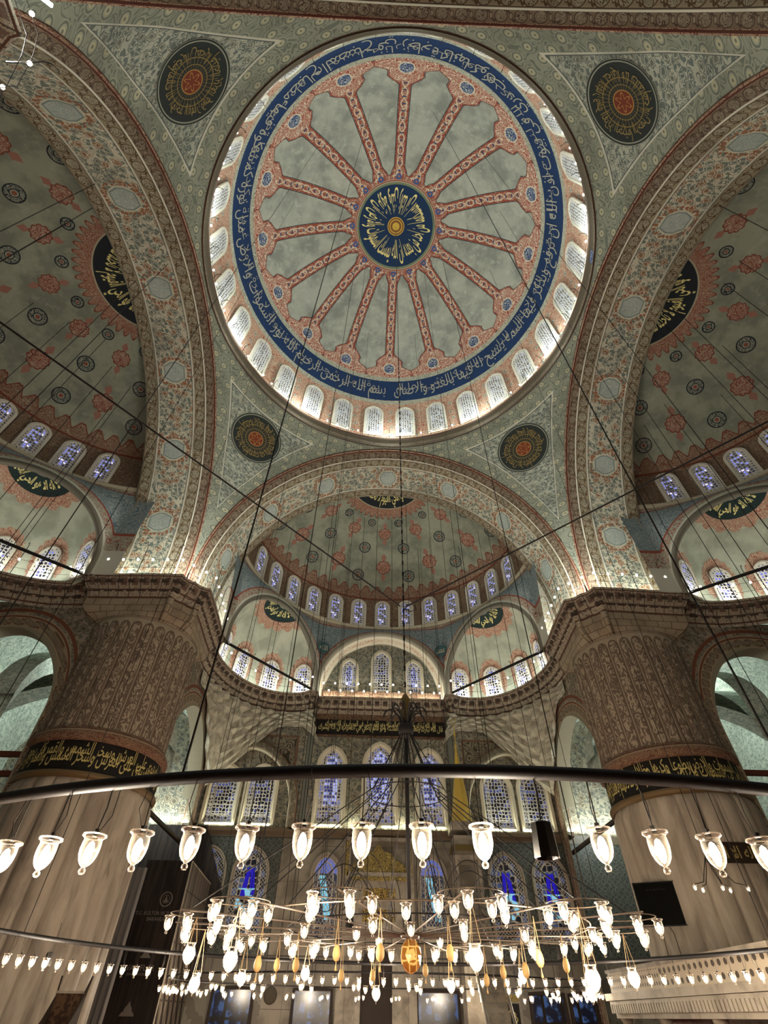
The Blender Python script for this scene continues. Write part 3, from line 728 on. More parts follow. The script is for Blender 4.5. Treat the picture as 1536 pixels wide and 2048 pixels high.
def window(loc, rz, w, h, kind='semi', point=.0, t=.1, dep=.08, halo=0., label='', tilt=0., splay=0., fm=None):
    key = (round(w, 2), round(h, 2), kind, point, t, dep, halo, splay); WN[0] += 1
    if key not in WMESH:
        root = empty('window_%d' % WN[0]); P = win_frame(w, h, point, t, dep, splay)
        grid('window_frame', P, fm or (M_frame if kind not in ('big', 'lace') else M_frame2), parent=root, flip=True, smooth=False)
        V, Fc, U, E = win_pane(w, h, kind, point, y=-.02); mesh_np('window_pane', V, Fc, U, M_pane[kind], root, False, {'edge': np.array(E)})
        if halo:
            g = np.array(arch_poly(w, h, point)); c = np.array([0, h * .45]); V = []; U = []; N = 64
            th = np.linspace(-pi * .68, pi * .68, N)
            for a in th:
                d = np.array([sin(a), cos(a)]); k = 1 / max(abs(d[0]) / (w / 2 + halo), abs(d[1]) / (h * .55 + halo), hypot(d[0] / (w / 2 + halo), d[1] / (h * .55 + halo)) * .97)
                k *= 1 + .09 * abs(sin(a * 11))
                for s in (0, .5, 1): V.append((d[0] * k * s, .0, c[1] + d[1] * k * s)); U.append((V[-1][0], V[-1][2]))
            mesh_np('painted_surround', V, grid_faces(N, 3, True), U, M_halo, root, False)
        WMESH[key] = root
    else:
        root = copytree(WMESH[key]); root.name = 'window_%d' % WN[0]
    root.location = loc; root.rotation_euler = (tilt, 0, rz)
    struct(root, label, 'window')
    return root
for i in range(28):
    a = (i + .5) * 2 * pi / 28
    window((12.08 * sin(a), 12.08 * cos(a), 35.2), -a, 1.34, 3.6, 'dome', .3, .15, .06, tilt=rad(4.2), label='arched white tracery window of the dome drum, number %d clockwise from the niche axis' % (i + 1))
for q, nm in ((0, 'niche'), (1, 'gallery'), (3, 'screens')):
    for i in range(-7, 8):
        a = i * .2045; 
        if abs(i) == 7 : continue
        x, y = rotq((10.72 * sin(a), SY + 10.72 * cos(a)), q)
        window((x, y, 25.95), -a - q * pi / 2, 1.08, 2.7, 'semi', .0, .17, .1, label='arched stained window in the %s side half dome, number %d counted from its axis' % (nm, i))
def exwin(q, phi, azs, nm):
    mx, my = 9.05 * sin(phi), SY + 9.05 * cos(phi)
    cx, cy = mx - 1.2 * sin(phi), my - 1.2 * cos(phi)
    for k, az in enumerate(azs):
        r = 4.94; a = phi + az; x, y = rotq((cx + r * sin(a), cy + r * cos(a)), q)
        window((x, y, 18.75), -a - q * pi / 2, 1.1, 2.35, 'semi', .2, .12, .06, label='red-haloed arched window of the %s exedra, number %d' % (nm, k + 1), tilt=rad(8))
exwin(0, -HA, AZ, 'niche-side exedra by the screens pier'); exwin(0, HA, AZ, 'niche-side exedra by the gallery pier')
exwin(1, -HA, AZ, 'gallery-side outer'); exwin(3, HA, AZ, 'screens-side outer')
# lunette over the cornice on the niche wall
rt = empty('wall_lunette'); LY = SY + 9.05
V = [(0, LY + .75, 18.4)] + [(4.94 * cos(a), LY + .75, 18.4 + .8 + 4.94 * sin(a)) for a in np.linspace(0, pi, 40)] + [(-4.94, LY + .75, 18.4), (4.94, LY + .75, 18.4)]
N = len(V) - 1; U = [(v[0], v[2]) for v in V]
mesh_np('painted_wall', V, [[0, 1 + (j + 1) % N, 1 + j][::-1] for j in range(N)], U, M_wall, rt, False)
ip = [(5.3, -.06), (5.28, -.1), (5.02, -.1), (4.94, -.0), (4.9, .05), (4.55, .7), (4.5, .76)]
P = np.array([[(-r * cos(a), LY + y, 19.2 + r * sin(a)) for r, y in ip] for a in np.linspace(0, pi, 49)]); P = np.concatenate([P[:1], P, P[-1:]]); P[0, :, 2] = P[-1, :, 2] = 18.4
M_lunarch = mat('cream_arch_reveal', lambda t: (lambda u, v: t.layers(hexc('#8a8474'), (hexc('#bdb6a0'), v > .5), (hexc('#a07b63'), (v > .75) * (v < 1.05) * t.lines(u, v, 3., 4., .2))))(*t.uv()))
grid('arch_reveal', P, M_lunarch, parent=rt, flip=True)
struct(rt, 'arched wall with three tall windows above the cornice of the niche wall', 'wall')
for x, w, h in ((-2.62, 1.15, 3.25), (0, 1.3, 4.05), (2.62, 1.15, 3.25)):
    window((x, LY + .68, 18.85), 0, w, h, 'big' if x else 'lace', .35, .22, .1, label='tall pointed window above the niche wall cornice, %s' % ('the middle one of three' if x == 0 else 'on the screens side' if x < 0 else 'on the gallery side'))
# ================================================================= great cornice line
def cr(pts, n=8):
    P = np.array(pts, float); out = []
    for i in range(len(P) - 1):
        p0 = P[max(i - 1, 0)]; p1 = P[i]; p2 = P[i + 1]; p3 = P[min(i + 2, len(P) - 1)]
        for t in np.arange(n) / n: out.append(.5 * ((2 * p1) + (p2 - p0) * t + (2 * p0 - 5 * p1 + 4 * p2 - p3) * t * t + (3 * p1 - p0 - 3 * p2 + p3) * t ** 3))
    return out + [P[-1]]
EXC = [(-5.3, 23.62), (-6.2, 24.12), (-7.6, 24.1), (-9.1, 23.3), (-10.4, 21.6), (-11.1, 19.3), (-11.1, 17.35)]
half = [(0, 24.6), (-2.4, 24.6), (-4.72, 24.6), (-4.75, 23.8)] + [tuple(p) for p in cr(EXC, 5)] + [(-10.36, 16.92), (-10.3, 15.), (-10.2, 13.2), (-10.17, 11.45), (-10.42, 11.38), (-10.7, 11.2), (-10.9, 10.9)]
# left quarter path from the niche axis round the pier to the side axis (mirror over the diagonal)
mir = [(-y, -x) for x, y in half][::-1]
QL = half + mir[1:]
QR = [(-x, y) for x, y in QL]
def sweep(name, path, prof, m, parent=None, sgn=1, uvs=1.):
    """prof: (outward offset toward the hall, z). path left-quarter orientation"""
    P = np.array(path, float); T = np.gradient(P, axis=0)
    # mitred normals
    d = np.diff(P, axis=0); d /= np.linalg.norm(d, axis=1)[:, None] + 1e-9; n1 = np.stack([-d[:, 1], d[:, 0]], -1) * sgn
    N = np.zeros_like(P); N[0] = n1[0]; N[-1] = n1[-1]
    for i in range(1, len(P) - 1):
        s = n1[i - 1] + n1[i]; s /= np.linalg.norm(s) + 1e-9; N[i] = s / max(.7, s @ n1[i])
    G = np.array([[(P[i][0] + N[i][0] * o, P[i][1] + N[i][1] * o, z) for o, z in prof] for i in range(len(P))])
    L = np.concatenate([[0], np.cumsum(np.linalg.norm(np.diff(P, axis=0), axis=1))]); 
    pv = np.array(prof); Lv = np.concatenate([[0], np.cumsum(np.linalg.norm(np.diff(pv, axis=0), axis=1))])
    uv = np.stack(np.meshgrid(L, Lv, indexing='ij'), -1)
    return grid(name, G, m, uv, parent, smooth=False), P, N, L
CPROF = [(-.8, 18.60), (-.05, 18.62), (0, 18.62), (0, 18.50), (-.06, 18.44), (-.16, 18.26), (-.24, 18.2), (-.24, 18.1), (-.42, 17.96), (-.46, 17.82), (-.58, 17.72), (-.62, 17.58), (-.72, 17.5), (-.75, 17.3)]
def pathlen(P): P = np.array(P); return np.concatenate([[0], np.cumsum(np.linalg.norm(np.diff(P, axis=0), axis=1))])
def resample(P, step):
    P = np.array(P, float); L = pathlen(P); n = max(2, int(L[-1] / step) + 1); s = np.linspace(0, L[-1], n)
    return np.stack([np.interp(s, L, P[:, 0]), np.interp(s, L, P[:, 1])], -1), s
for nm, path, sg, k in (('screens', QL, 1, 2), ('gallery', QR, -1, 3)):
    o, P, N, L = sweep('trim_%d' % k, path, CPROF, M_corn, None, sg)
    struct(o, 'dark painted stalactite cornice running round the %s side pier' % nm, 'cornice')
    # bracket cells of the cornice
    mb = MB(); Pr, s = resample(P, .62)
    for i in range(len(Pr) - 1):
        c = (Pr[i] + Pr[i + 1]) / 2; d = Pr[i + 1] - Pr[i]; d /= np.linalg.norm(d) + 1e-9; n = np.array([-d[1], d[0]]) * sg
        Mx = np.array([[d[0], n[0], 0], [d[1], n[1], 0], [0, 0, 1]])
        mb.box((c[0] - n[0] * .22, c[1] - n[1] * .22, 18.28), (.17, .1, .1), Mx)
        mb.box((c[0] - n[0] * .52, c[1] - n[1] * .52, 17.86), (.22, .07, .09), Mx)
    mb.build('bracket_cells', M_corn, o)
# wall block between the cornice and the pier capital
# ================================================================= piers
PX = 13.8
def circ_poly(cx, cy, r, a): return (cx + r * cos(a), cy + r * sin(a))
def pier(sx, sy, label):
    root = empty('pier_column', (sx * PX, sy * PX, 0))
    nf = 30; n = nf * 12
    a = np.arange(n + 1) * 2 * pi / n
    # upper painted shaft with shallow convex flutes
    zs = np.array([10.4, 11.5, 12.5, 13.5, 14.5, 15.5, 15.95, 16.2, 16.4]); 
    P = np.zeros((n + 1, len(zs), 3)); uv = np.zeros((n + 1, len(zs), 2))
    for j, z in enumerate(zs):
        am = .07 if z < 16.1 else 0.
        r = 2.82 + am * np.abs(np.sin(a * nf / 2)) ** .7
        P[:, j, 0] = r * np.cos(a); P[:, j, 1] = r * np.sin(a); P[:, j, 2] = z; uv[:, j, 0] = a / (2 * pi) * nf; uv[:, j, 1] = z
    grid('painted_shaft', P, M_flute, uv, root)
    # collar, inscription band, lower torus
    def ring(name, prof, m, N=73):
        aa = np.linspace(0, 2 * pi, N); G = np.array([[(r * cos(t), r * sin(t), z) for r, z in prof] for t in aa]); return grid(name, G, m, None, root)
    ring('collar', [(2.82, 10.55), (2.95, 10.5), (3.02, 10.4), (3.1, 10.28), (3.16, 10.12), (3.14, 9.98), (3.05, 9.9), (2.97, 9.88)], M_collar)
    ring('inscription_band', [(2.97, 9.9), (2.97, 8.62)], M_band)
    ring('torus_moulding', [(2.97, 8.68), (3.08, 8.66), (3.12, 8.58), (3.1, 8.48), (3.02, 8.42), (2.98, 8.40)], M_gm)
    # marble shaft with broad convex reeds
    zs = np.array([0, .2, 2, 4, 6, 8.0, 8.25, 8.42]); nf2 = 24; P = np.zeros((n + 1, len(zs), 3))
    for j, z in enumerate(zs):
        am = .14 if z < 8.1 else .0 if z > 8.3 else .08
        r = 2.93 + am * np.abs(np.sin(a * nf2 / 2)) ** .6
        P[:, j, 0] = r * np.cos(a); P[:, j, 1] = r * np.sin(a); P[:, j, 2] = z
    grid('marble_shaft', P, M_marble, None, root)
    # script on the band
    for row, h0, h1, w0, w1 in ((0, 8.68, 9.62, -84, 84), (1, 9.0, 9.86, -70, 98)):
        x_, y_, Fc, asp = norm_text(AR['left' if sx < 0 else 'right'], .004)
        mid = atan2(-11.6 - sy * PX, -.87 - sx * PX)
        az = mid + rad(w0) + x_ * rad(w1 - w0); z = h0 + (h1 - h0) * y_
        mesh_np('gold_script', np.stack([2.99 * np.cos(az), 2.99 * np.sin(az), z], -1), Fc, None, M_goldp, root, False)
    # head: circle morphing to the polygon below the cornice
    return struct(root, label, 'pier')
M_collar = mat('painted_collar', lambda t: (lambda u, v: t.layers(hexc('#80664f'), (hexc('#5f4032'), t.lines(u, v * 2, 2.6, 4., .2)), (hexc('#8d7a62'), v.inside(.34, .42)), (hexc('#46291f'), v.near(.28, .02))))(*t.uv()))
M_band = mat('black_band', color='#16120e', rough=.6)
M_gm = mat('bronze_moulding', color='#6b573a', rough=.5, metal=.3)
pier(-1, 1, 'massive round pier with painted flutes and gold script band, beside the black screens')
pier(1, 1, 'massive round pier with painted flutes and gold script band, beside the marble gallery')
pier(-1, -1, 'massive round pier beside the viewer on the screens side, mostly out of frame')
pier(1, -1, 'massive round pier beside the viewer on the gallery side, out of frame')
# pier heads: loft from wall line under cornice to round shaft
def head(sx, k):
    path = np.array(QL if sx < 0 else QR); c = np.array([sx * PX, PX])
    # keep the stretch around the pier: from exedra corner to exedra corner
    sel = [i for i in range(len(path)) if abs(path[i][0]) > 9.9 and abs(path[i][0]) <= 17.4 and path[i][1] < 17.4 and path[i][1] > 9.9]
    P = path[sel]; Q_, s = resample(P, .25)
    d = np.gradient(Q_, axis=0); d /= np.linalg.norm(d, axis=1)[:, None]; nn = np.stack([-d[:, 1], d[:, 0]], -1) * (1 if sx < 0 else -1)
    top = Q_ - nn * .72
    v = top - c; an = np.unwrap(np.arctan2(v[:, 1], v[:, 0])); circ = c + 2.86 * np.stack([np.cos(an), np.sin(an)], -1)
    G = []
    for t, z in ((0, 17.45), (.0, 17.0), (.12, 16.8), (.4, 16.6), (.75, 16.45), (1., 16.3)):
        G.append(np.concatenate([top * (1 - t) + circ * t, np.full((len(top), 1), z)], 1))
    G = np.stack(G, 1); o = grid('wall_pier_head_%d' % k, G, M_ash, None, smooth=True, flip=sx > 0)
    struct(o, 'painted ashlar capital zone joining the %s pier to the cornice' % ('screens side' if sx < 0 else 'gallery side'), 'wall')
head(-1, 1); head(1, 2)
# near piers: cornice corner pieces seen at the upper corner of the frame
for sx, k in ((-1, 4), (1, 5)):
    pth = [(sx * 17.3, -10.95), (sx * 16.92, -10.36), (sx * 13.2, -10.2), (sx * 11.45, -10.17), (sx * 11.3, -10.42), (sx * 10.9, -10.9), (sx * 10.35, -11.25), (sx * 10.1, -11.3), (sx * 10.1, -13.2), (sx * 10.36, -16.92), (sx * 11.1, -17.3)]
    o, P, N, L = sweep('trim_%d' % k, pth, CPROF, M_corn, None, -sx if True else 1)
    struct(o, 'dark painted cornice of the pier beside the viewer, %s' % ('top corner over the black screens side' if sx < 0 else 'out of frame'), 'cornice')
# ================================================================= walls below the cornice
def wall_open(name, ax, sg, x0, x1, z0, z1, opens, m, label, thick=.9, border=None, kind='wall'):
    """vertical wall in plane ax = sg*val between x0..x1 with pointed openings [(centre, half, zspring, rise, zbottom)]; built as vertical strips"""
    val = abs(sg); s = 1 if sg > 0 else -1
    xs = set(np.linspace(x0, x1, int(abs(x1 - x0) / .5) + 2))
    for c, h, zsp, ri, zb in opens: xs |= set(c + h * np.sin(np.linspace(-pi / 2, pi / 2, 33)))
    xs = sorted(x for x in xs if min(x0, x1) - 1e-6 <= x <= max(x0, x1) + 1e-6)
    def top(x):
        for c, h, zsp, ri, zb in opens:
            if abs(x - c) <= h + 1e-6: return zb, zsp + ri * (max(0, 1 - (abs(x - c) / h) ** 1.75)) ** .55
        return None
    V = []; Fc = []; U = []; E = []
    def pt(x, y, z):
        V.append((x, y, z) if ax == 'y' else (y, x, z)); U.append((x, z))
        e = 9.
        for c, h, zsp, ri, zb in opens:
            dz = max(z - zsp, 0) / ri; dx = abs(x - c) / h; e = min(e, (hypot(dx ** 1.1, dz) - 1) * h)
        E.append(e); return len(V) - 1
    def quad(xa, xb, za, zb_, za2, zb2, n=10):
        for i in range(n):
            f0, f1 = i / n, (i + 1) / n
            a = pt(xa, sg, za + (zb_ - za) * f0); b = pt(xb, sg, za2 + (zb2 - za2) * f0); c = pt(xb, sg, za2 + (zb2 - za2) * f1); d = pt(xa, sg, za + (zb_ - za) * f1)
            Fc.append([a, b, c, d])
    for xa, xb in zip(xs[:-1], xs[1:]):
        xm = (xa + xb) / 2; tm = top(xm)
        if tm is None: quad(xa, xb, z0, z1, z0, z1, 14)
        else:
            zb = tm[0]; ta = (top(xa) or (zb, zb))[1]; tb = (top(xb) or (zb, zb))[1]
            quad(xa, xb, ta, z1, tb, z1, 10)
            if zb > z0: quad(xa, xb, z0, zb, z0, zb, 6)
            a = pt(xa, sg, ta); b = pt(xb, sg, tb); c = pt(xb, sg + s * thick, tb); d = pt(xa, sg + s * thick, ta); Fc.append([a, d, c, b])
    o = mesh_np(name, V, Fc, U, m, None, False, {'edge': np.array(E)})
    return struct(o, label, 'wall')
def f_arcwall(t):
    u, v = t.uv(); e = t.attr('edge')
    b = t.floral(u, v, hexc('#8c8371'), hexc('#605d51'), hexc('#6a5b4a'), hexc('#51483c'), 1.5)
    vo = t.cartouche(u + v, (e - .05) / .5, .7, hexc('#8c7f68'), hexc('#5a4434'), hexc('#7d7462'))
    return t.layers(b, (vo, e.inside(.02, .55)), (hexc('#6a4130'), e.near(.6, .05)), (hexc('#8f8570'), e.near(.68, .03)), (hexc('#6a4130'), e.near(.95, .09)), (hexc('#7f7865'), e < .02))
M_arcwall = mat('painted_arcade_plaster', f_arcwall)
opn = [(20.15, 3.95, 11.3, 4.1, 0.)]
for sx, nm in ((-1, 'screens'), (1, 'gallery')):
    wall_open('wall_arcade_niche_%s' % nm, 'x', sx * 11.9, 15.5, 25.4, 0, 17.6, opn, M_arcwall, 'painted wall with a tall arch between the %s side pier and the niche wall' % nm)
    ex = [(sx * 20.3, 3.95, 11.7, 4.35, 0.)]
    a, b = (15.5, 25.9) if sx > 0 else (-25.9, -15.5)
    wall_open('wall_arcade_side_%s' % nm, 'y', 11.9, a, b, 0, 17.6, ex, M_arcwall, 'painted wall with a wide arch beyond the %s side pier' % nm)
    # corner bay: outer walls, vault
    P = np.array([[(sx * x, 25.4, z) for z in np.linspace(0, 17, 18)] for x in np.linspace(11.9, 26, 15)])
    P2 = np.array([[(sx * 25.85, y, z) for z in np.linspace(0, 20, 18)] for y in np.linspace(-26, 25.4, 30)])
    struct(grid('wall_far_%s' % nm, P2, M_bay), 'pale painted side wall behind the %s side arcade' % nm, 'wall')
    cx = sx * 18.9; g = np.linspace(-7.1, 7.1, 25)
    P = np.array([[(cx + x, 18.65 + y, 11.0 + sqrt(101.5 - x * x - y * y)) for y in g * .95] for x in g])
    struct(grid('ceiling_bay_%s' % nm, P, M_bay), 'pale painted vault of the corner bay behind the %s side pier' % nm, 'vault')
    # diagonal cross rib
    mb = MB()
    for k in range(2):
        t = np.linspace(0, pi, 25); 
        G = np.array([[(cx + sx * (-6.6 * cos(a)) * 1., 18.6 + (y if k == 0 else 0) + (0 if k == 0 else 0), 11.2 + z0 + 4.6 * sin(a)) for y, z0 in ((-.7, 0), (.7, 0), (.7, 1.2), (-.7, 1.2))] for a in t])
        if k == 1: G = np.array([[(cx + y, 18.6 - 6.6 * cos(a), 11.2 + z0 + 4.6 * sin(a)) for y, z0 in ((-.7, 0), (.7, 0), (.7, 1.2), (-.7, 1.2))] for a in t])
        mb.add(G.reshape(-1, 3), grid_faces(25, 4), np.stack([np.repeat(t[:, None] * 5, 4, 1), np.tile([0, 1.4, 2.6, 4], (25, 1))], -1))
    struct(mb.build('ceiling_bay_ribs_%s' % nm, M_bay), 'dark crossing ribs under the corner bay vault on the %s side' % nm, 'vault rib')
    plight((cx - sx * 2.5, 15.6, 16.4), P_BAY * .8, COOL, .3); plight((cx + sx * 3, 21.5, 16.2), P_BAY * .4, COOL, .3); plight((cx - sx * 4.5, 22.5, 11.0), P_BAY * .5, COOL, .3)
# niche wall: upper part to the ledge (z 10), flat at y=25.3
def f_niche(t):
    u, v = t.uv()
    c = t.floral(u, v, hexc('#8f8a77'), hexc('#5f6159'), hexc('#6a6151'), hexc('#56534a'), 1.5)
    br = t.layers(hexc('#7f6a53'), (hexc('#604030'), t.lines(u, v, 2., 4., .2)))
    au = u.abs()
    c = t.layers(c, (br, (v > 15.9) * (au < 4.9)), (hexc('#55483b'), v.near(15.88, .03) * (au < 4.9)), (hexc('#6f7268'), au.inside(4.85, 5.3)), (hexc('#4c4a41'), au.near(4.88, .03) + au.near(5.28, .03)))
    au2 = au; box = au2.inside(5.9, 8.6) * v.inside(13.2, 15.9); bx2 = au2.inside(6.05, 8.6) * v.inside(13.2, 15.75)
    sp = t.layers(hexc('#7d7664'), (hexc('#3f3a30'), t.lines(u, v, 1.1, 5., .16)))
    c = t.layers(c, (hexc('#6b513f'), box), (sp, bx2))
    return t.mix(c, hexc('#4a4639'), t.noise(t.vec(u, v), .3, 3.).step(.45, .85) * .3)
M_niche = mat('painted_niche_wall', f_niche)
NY = 25.3
P = np.array([[(x, NY, z) for z in np.linspace(10.0, 19.4, 10)] for x in np.linspace(-26, 26, 40)])
o = grid('wall_niche_upper', P, M_niche, uv=np.stack([P[..., 0], P[..., 2]], -1)); struct(o, 'painted upper niche wall with pointed stained windows below the cornice', 'wall')
def f_tile(t):
    u, v = t.uv(); 
    q = ((u * 2.7).fract() - .5).abs() + ((v * 2.7).fract() - .5).abs()
    c = t.layers(hexc('#484b43'), (hexc('#282c29'), t.lines(u, v, 3.4, 5., .24)), (hexc('#5f6055'), q.near(.42, .04)), (hexc('#1f282b'), q < .14))
    mar = t.mix(hexc('#7f7667'), hexc('#5f5749'), t.noise(t.vec(u, v), .8, 4.).step(.35, .7))
    mar = t.mix(mar, hexc('#4b4337'), ((v * .55).fract() < .015).max(((u * .6).fract() < .012)))
    low = t.layers(hexc('#6e675a'), (hexc('#5a5246'), t.noise(t.vec(u, v), 1.2, 4.) > .55))
    au = u.abs()
    c = t.mix(c, mar, au < 6.1)
    return t.layers(c, (low, (v < 3.9) * (au > 6.1)), (hexc('#3a352c'), v.near(3.92, .04)), (hexc('#59503f'), v > 9.55), (hexc('#2f2a22'), v.near(9.52, .03)))
M_tile = mat('iznik_tile_wall', f_tile, rough=.45, spec=.4)
P = np.array([[(x, NY, z) for z in np.linspace(0, 10.0, 10)] for x in np.linspace(-26, 26, 40)])
struct(grid('wall_niche_lower', P, M_tile, uv=np.stack([P[..., 0], P[..., 2]], -1)), 'lower niche wall faced with green blue tiles and grey marble', 'wall')
# ledge
mb = MB(); prof = [(0, 9.6), (-.12, 9.7), (-.3, 9.8), (-.34, 9.92), (-.34, 10.02), (0, 10.04)]
G = np.array([[(x, NY + y, z) for y, z in prof] for x in np.linspace(-11.9, 11.9, 3)]); mb.add(G.reshape(-1, 3), grid_faces(3, 6))
M_ledge = mat('brown_ledge', color='#5e5140')
struct(mb.build('trim_6', M_ledge), 'narrow moulded ledge under the upper niche wall windows', 'ledge')
# floor (red carpet) and rear closure
M_carpet = mat('red_carpet', lambda t: (lambda u, v: t.layers(hexc('#7a1f22'), (hexc('#23365e'), t.lines(u, v, 1., 5., .15)), (hexc('#b58e56'), t.lines(u + 4, v, 2., 4., .06))))(*t.uv()), rough=.95)
P = np.array([[(x, y, 0) for y in np.linspace(-26, 26, 6)] for x in np.linspace(-26, 26, 6)])
struct(grid('floor', P, M_carpet), 'red patterned carpet floor of the prayer hall', 'floor')
P = np.array([[(x, -26, z) for z in np.linspace(0, 34, 4)] for x in np.linspace(-26, 26, 4)])
struct(grid('wall_entrance', P, M_wall), 'painted entrance wall behind the viewer', 'wall')
# inscription over the niche wall and upper windows
t_ = tag(MB().box((0, NY - .09, 16.55), (4.78, .05, .52)).build('inscription_panel', M_band), 'long black panel of gold Arabic script under the niche wall cornice', 'inscription')
for row in (0, 1):
    x_, y_, Fc, asp = norm_text(AR['mihrab'], .008)
    V = np.stack([-4.6 + 9.2 * ((x_ + (0 if row == 0 else .0))), np.full(len(x_), NY - .155), (16.12 if row == 0 else 16.38) + .68 * y_], -1)
    if row: V[:, 0] = -4.55 + 9.1 * np.mod(x_ * .9 + .05, 1)
    mesh_np('gold_script', V, Fc, None, M_goldp2, t_, False)
for x, w, h, zt, nm in ((-3.35, 1.55, 4.75, 10.15, 'screens side of the middle one'), (0, 1.9, 5.1, 10.15, 'the tallest, in the middle'), (3.45, 1.55, 4.75, 10.15, 'gallery side of the middle one')):
    window((x, NY - .03, zt + .2), 0, w, h - .2, 'big', .45, .3, .22, splay=.12, label='tall pointed stained window over the prayer niche, ' + nm)
for sx in (-1, 1):
    for x in (8.0, 10.5):
        window((sx * x, NY - .03, 10.3), 0, 1.75, 3.3, 'lace', .2, .28, .2, splay=.1, label='arched stained window under the %s side blind arch, %s' % ('screens' if sx < 0 else 'gallery', 'nearer the niche' if x < 9 else 'nearer the pier'))
    # blind arch around the pair
    c = sx * 9.05; 
    t = np.linspace(0, 1, 41); xs = np.cos(pi * (1 - t)); pts = [(c + 3.0 * x, 11.4 + 3.4 * (max(0, 1 - abs(x) ** 1.75)) ** .55) for x in xs]; pts = [(c - 3.0, 10.05)] + pts + [(c + 3.0, 10.05)]
    pts = np.array(pts); cc = np.array([c, 11.]); k = pts - cc; k /= np.linalg.norm(k, axis=1)[:, None]
    P = np.array([[(p[0] + n[0] * o, NY + y, p[1] + n[1] * o) for o, y in ((0, 0), (0, -.3), (.12, -.34), (.18, -.34), (.5, -.34), (.52, -.3), (.6, -.3), (.6, 0))] for p, n in zip(pts, k)])
    L = pathlen(pts); uv = np.stack(np.meshgrid(L, [0, .3, .4, .5, .8, .9, 1, 1.3], indexing='ij'), -1)
    M_ba = mat('blind_arch_%s' % sx, lambda t: (lambda u, v: t.layers(t.cartouche(u, (v - .45) / .4, .7, hexc('#8b8470'), hexc('#57503f'), hexc('#777261')), (hexc('#b9b39c'), v < .36), (hexc('#6a5240'), v > .85)))(*t.uv()))
    struct(grid('trim_%d' % (7 + (sx > 0)), P, M_ba, uv, flip=True), 'pointed blind arch framing two windows on the %s side of the niche wall' % ('screens' if sx < 0 else 'gallery'), 'arch')
# muqarnas in the corners beneath the exedra cornice
def muq(sx, k):
    ex = np.array(cr(EXC, 8))[:-5]; P, s = resample(ex, .3); d = np.gradient(P, axis=0); d /= np.linalg.norm(d, axis=1)[:, None]; n = np.stack([-d[:, 1], d[:, 0]], -1)
    top = P - n * .7
    sq = []
    for p in top:                       # project radially onto the squared corner x=-11.85, y=25.25
        c = np.array([-6.9, 19.7]); v = p - c; v /= np.linalg.norm(v); f = min([(25.22 - c[1]) / v[1] if v[1] > 0 else 99, (-11.82 - c[0]) / v[0] if v[0] < 0 else 99]); sq.append(c + v * f)
    sq = np.array(sq); gap = np.linalg.norm(sq - top, axis=1)
    ns = 7; zt = 17.35; Vv = []; Fc = []; c0 = np.array([-6.9, 19.7]); m = int(s[-1] / .42)
    def at(B, ss):
        Lb = pathlen(B) / pathlen(B)[-1]; return np.stack([np.interp(ss, Lb, B[:, i]) for i in range(B.shape[1])], -1)
    ss = np.arange(m + 1) / m; G = at(np.stack([gap, gap], -1), ss)[:, 0]; At, Aq = at(top, ss), at(sq, ss)
    tot = np.maximum(.9, (G - .5) * 2.55 + .35); rows = []
    for j in range(ns + 1):
        f = (j / ns) ** 1.15; B = At * (1 - f) + Aq * f; am = .34 * np.minimum(1, G / .9) * (1 - .5 * f)
        d_ = (c0 - B) / np.linalg.norm(c0 - B, axis=1)[:, None]; tog = (np.arange(m + 1) + j) % 2
        Z = B + d_ * (am * tog + .05)[:, None]; z0 = zt - tot * j / ns
        rows.append(np.concatenate([Z, z0[:, None]], 1)); 
        if j < ns: rows.append(np.concatenate([Z + d_ * .02, (z0 - tot / ns * .5)[:, None]], 1))
    nr = len(rows); Vv = np.concatenate(rows); W_ = m + 1
    for r in range(nr - 1):
        for i in range(m):
            a_, b_, c_, e_ = r * W_ + i, r * W_ + i + 1, (r + 1) * W_ + i + 1, (r + 1) * W_ + i
            if r % 2: Fc += ([[a_, b_, e_], [b_, c_, e_]] if (i + r // 2) % 2 else [[a_, b_, c_], [a_, c_, e_]])
            else: Fc.append([a_, b_, c_, e_])
    Vv = np.array(Vv)
    if sx > 0: Vv[:, 0] *= -1; Fc = [f[::-1] for f in Fc]
    U = np.stack([Vv[:, 0] + Vv[:, 1], Vv[:, 2]], -1)
    o = mesh_np('wall_muqarnas_%d' % k, Vv, Fc, U, M_muq, None, False)
    struct(o, 'faceted plaster stalactite vaulting tucked in the corner beneath the %s side exedra' % ('screens' if sx < 0 else 'gallery'), 'muqarnas')
M_muq = mat('grey_muqarnas_plaster', lambda t: (lambda u, v: t.mix(hexc('#b5b1a0'), hexc('#949080'), t.noise(t.vec(u, v), 2.2, 3.).step(.4, .7)))(*t.uv()))
muq(-1, 1); muq(1, 2)
# ================================================================= niche wall furnishings
M_marb2 = mat('grey_white_marble', lambda t: (lambda x, y, z: t.mix(hexc('#8d8474'), hexc('#6a6154'), t.noise(t.vec(x, y, z), 1.3, 4., .6, .6, '3D').step(.38, .68)))(*t.obj()), rough=.45, spec=.35)
M_dkwood = mat('dark_wood', color='#2b2119', rough=.6)
def f_goldrel(t):
    u, v = t.uv(); m = t.lines(u, v, 3.2, 5., .22)
    return dict(color=t.mix(hexc('#5f532f'), hexc('#a38f55'), m), bump=(m, .03))
M_goldrel = mat('gilded_relief', f_goldrel, rough=.5, metal=.35)
def f_script(t):
    u, v = t.uv(); return t.layers(hexc('#2a2219'), (hexc('#a58b45'), t.lines(u, v * .7, 3.6, 5., .2)), (hexc('#a58b45'), t.lines(u * .4, v * 2 + 3, 3., 4., .1)))
M_goldgrid = mat('gold_openwork', f_script, rough=.6)
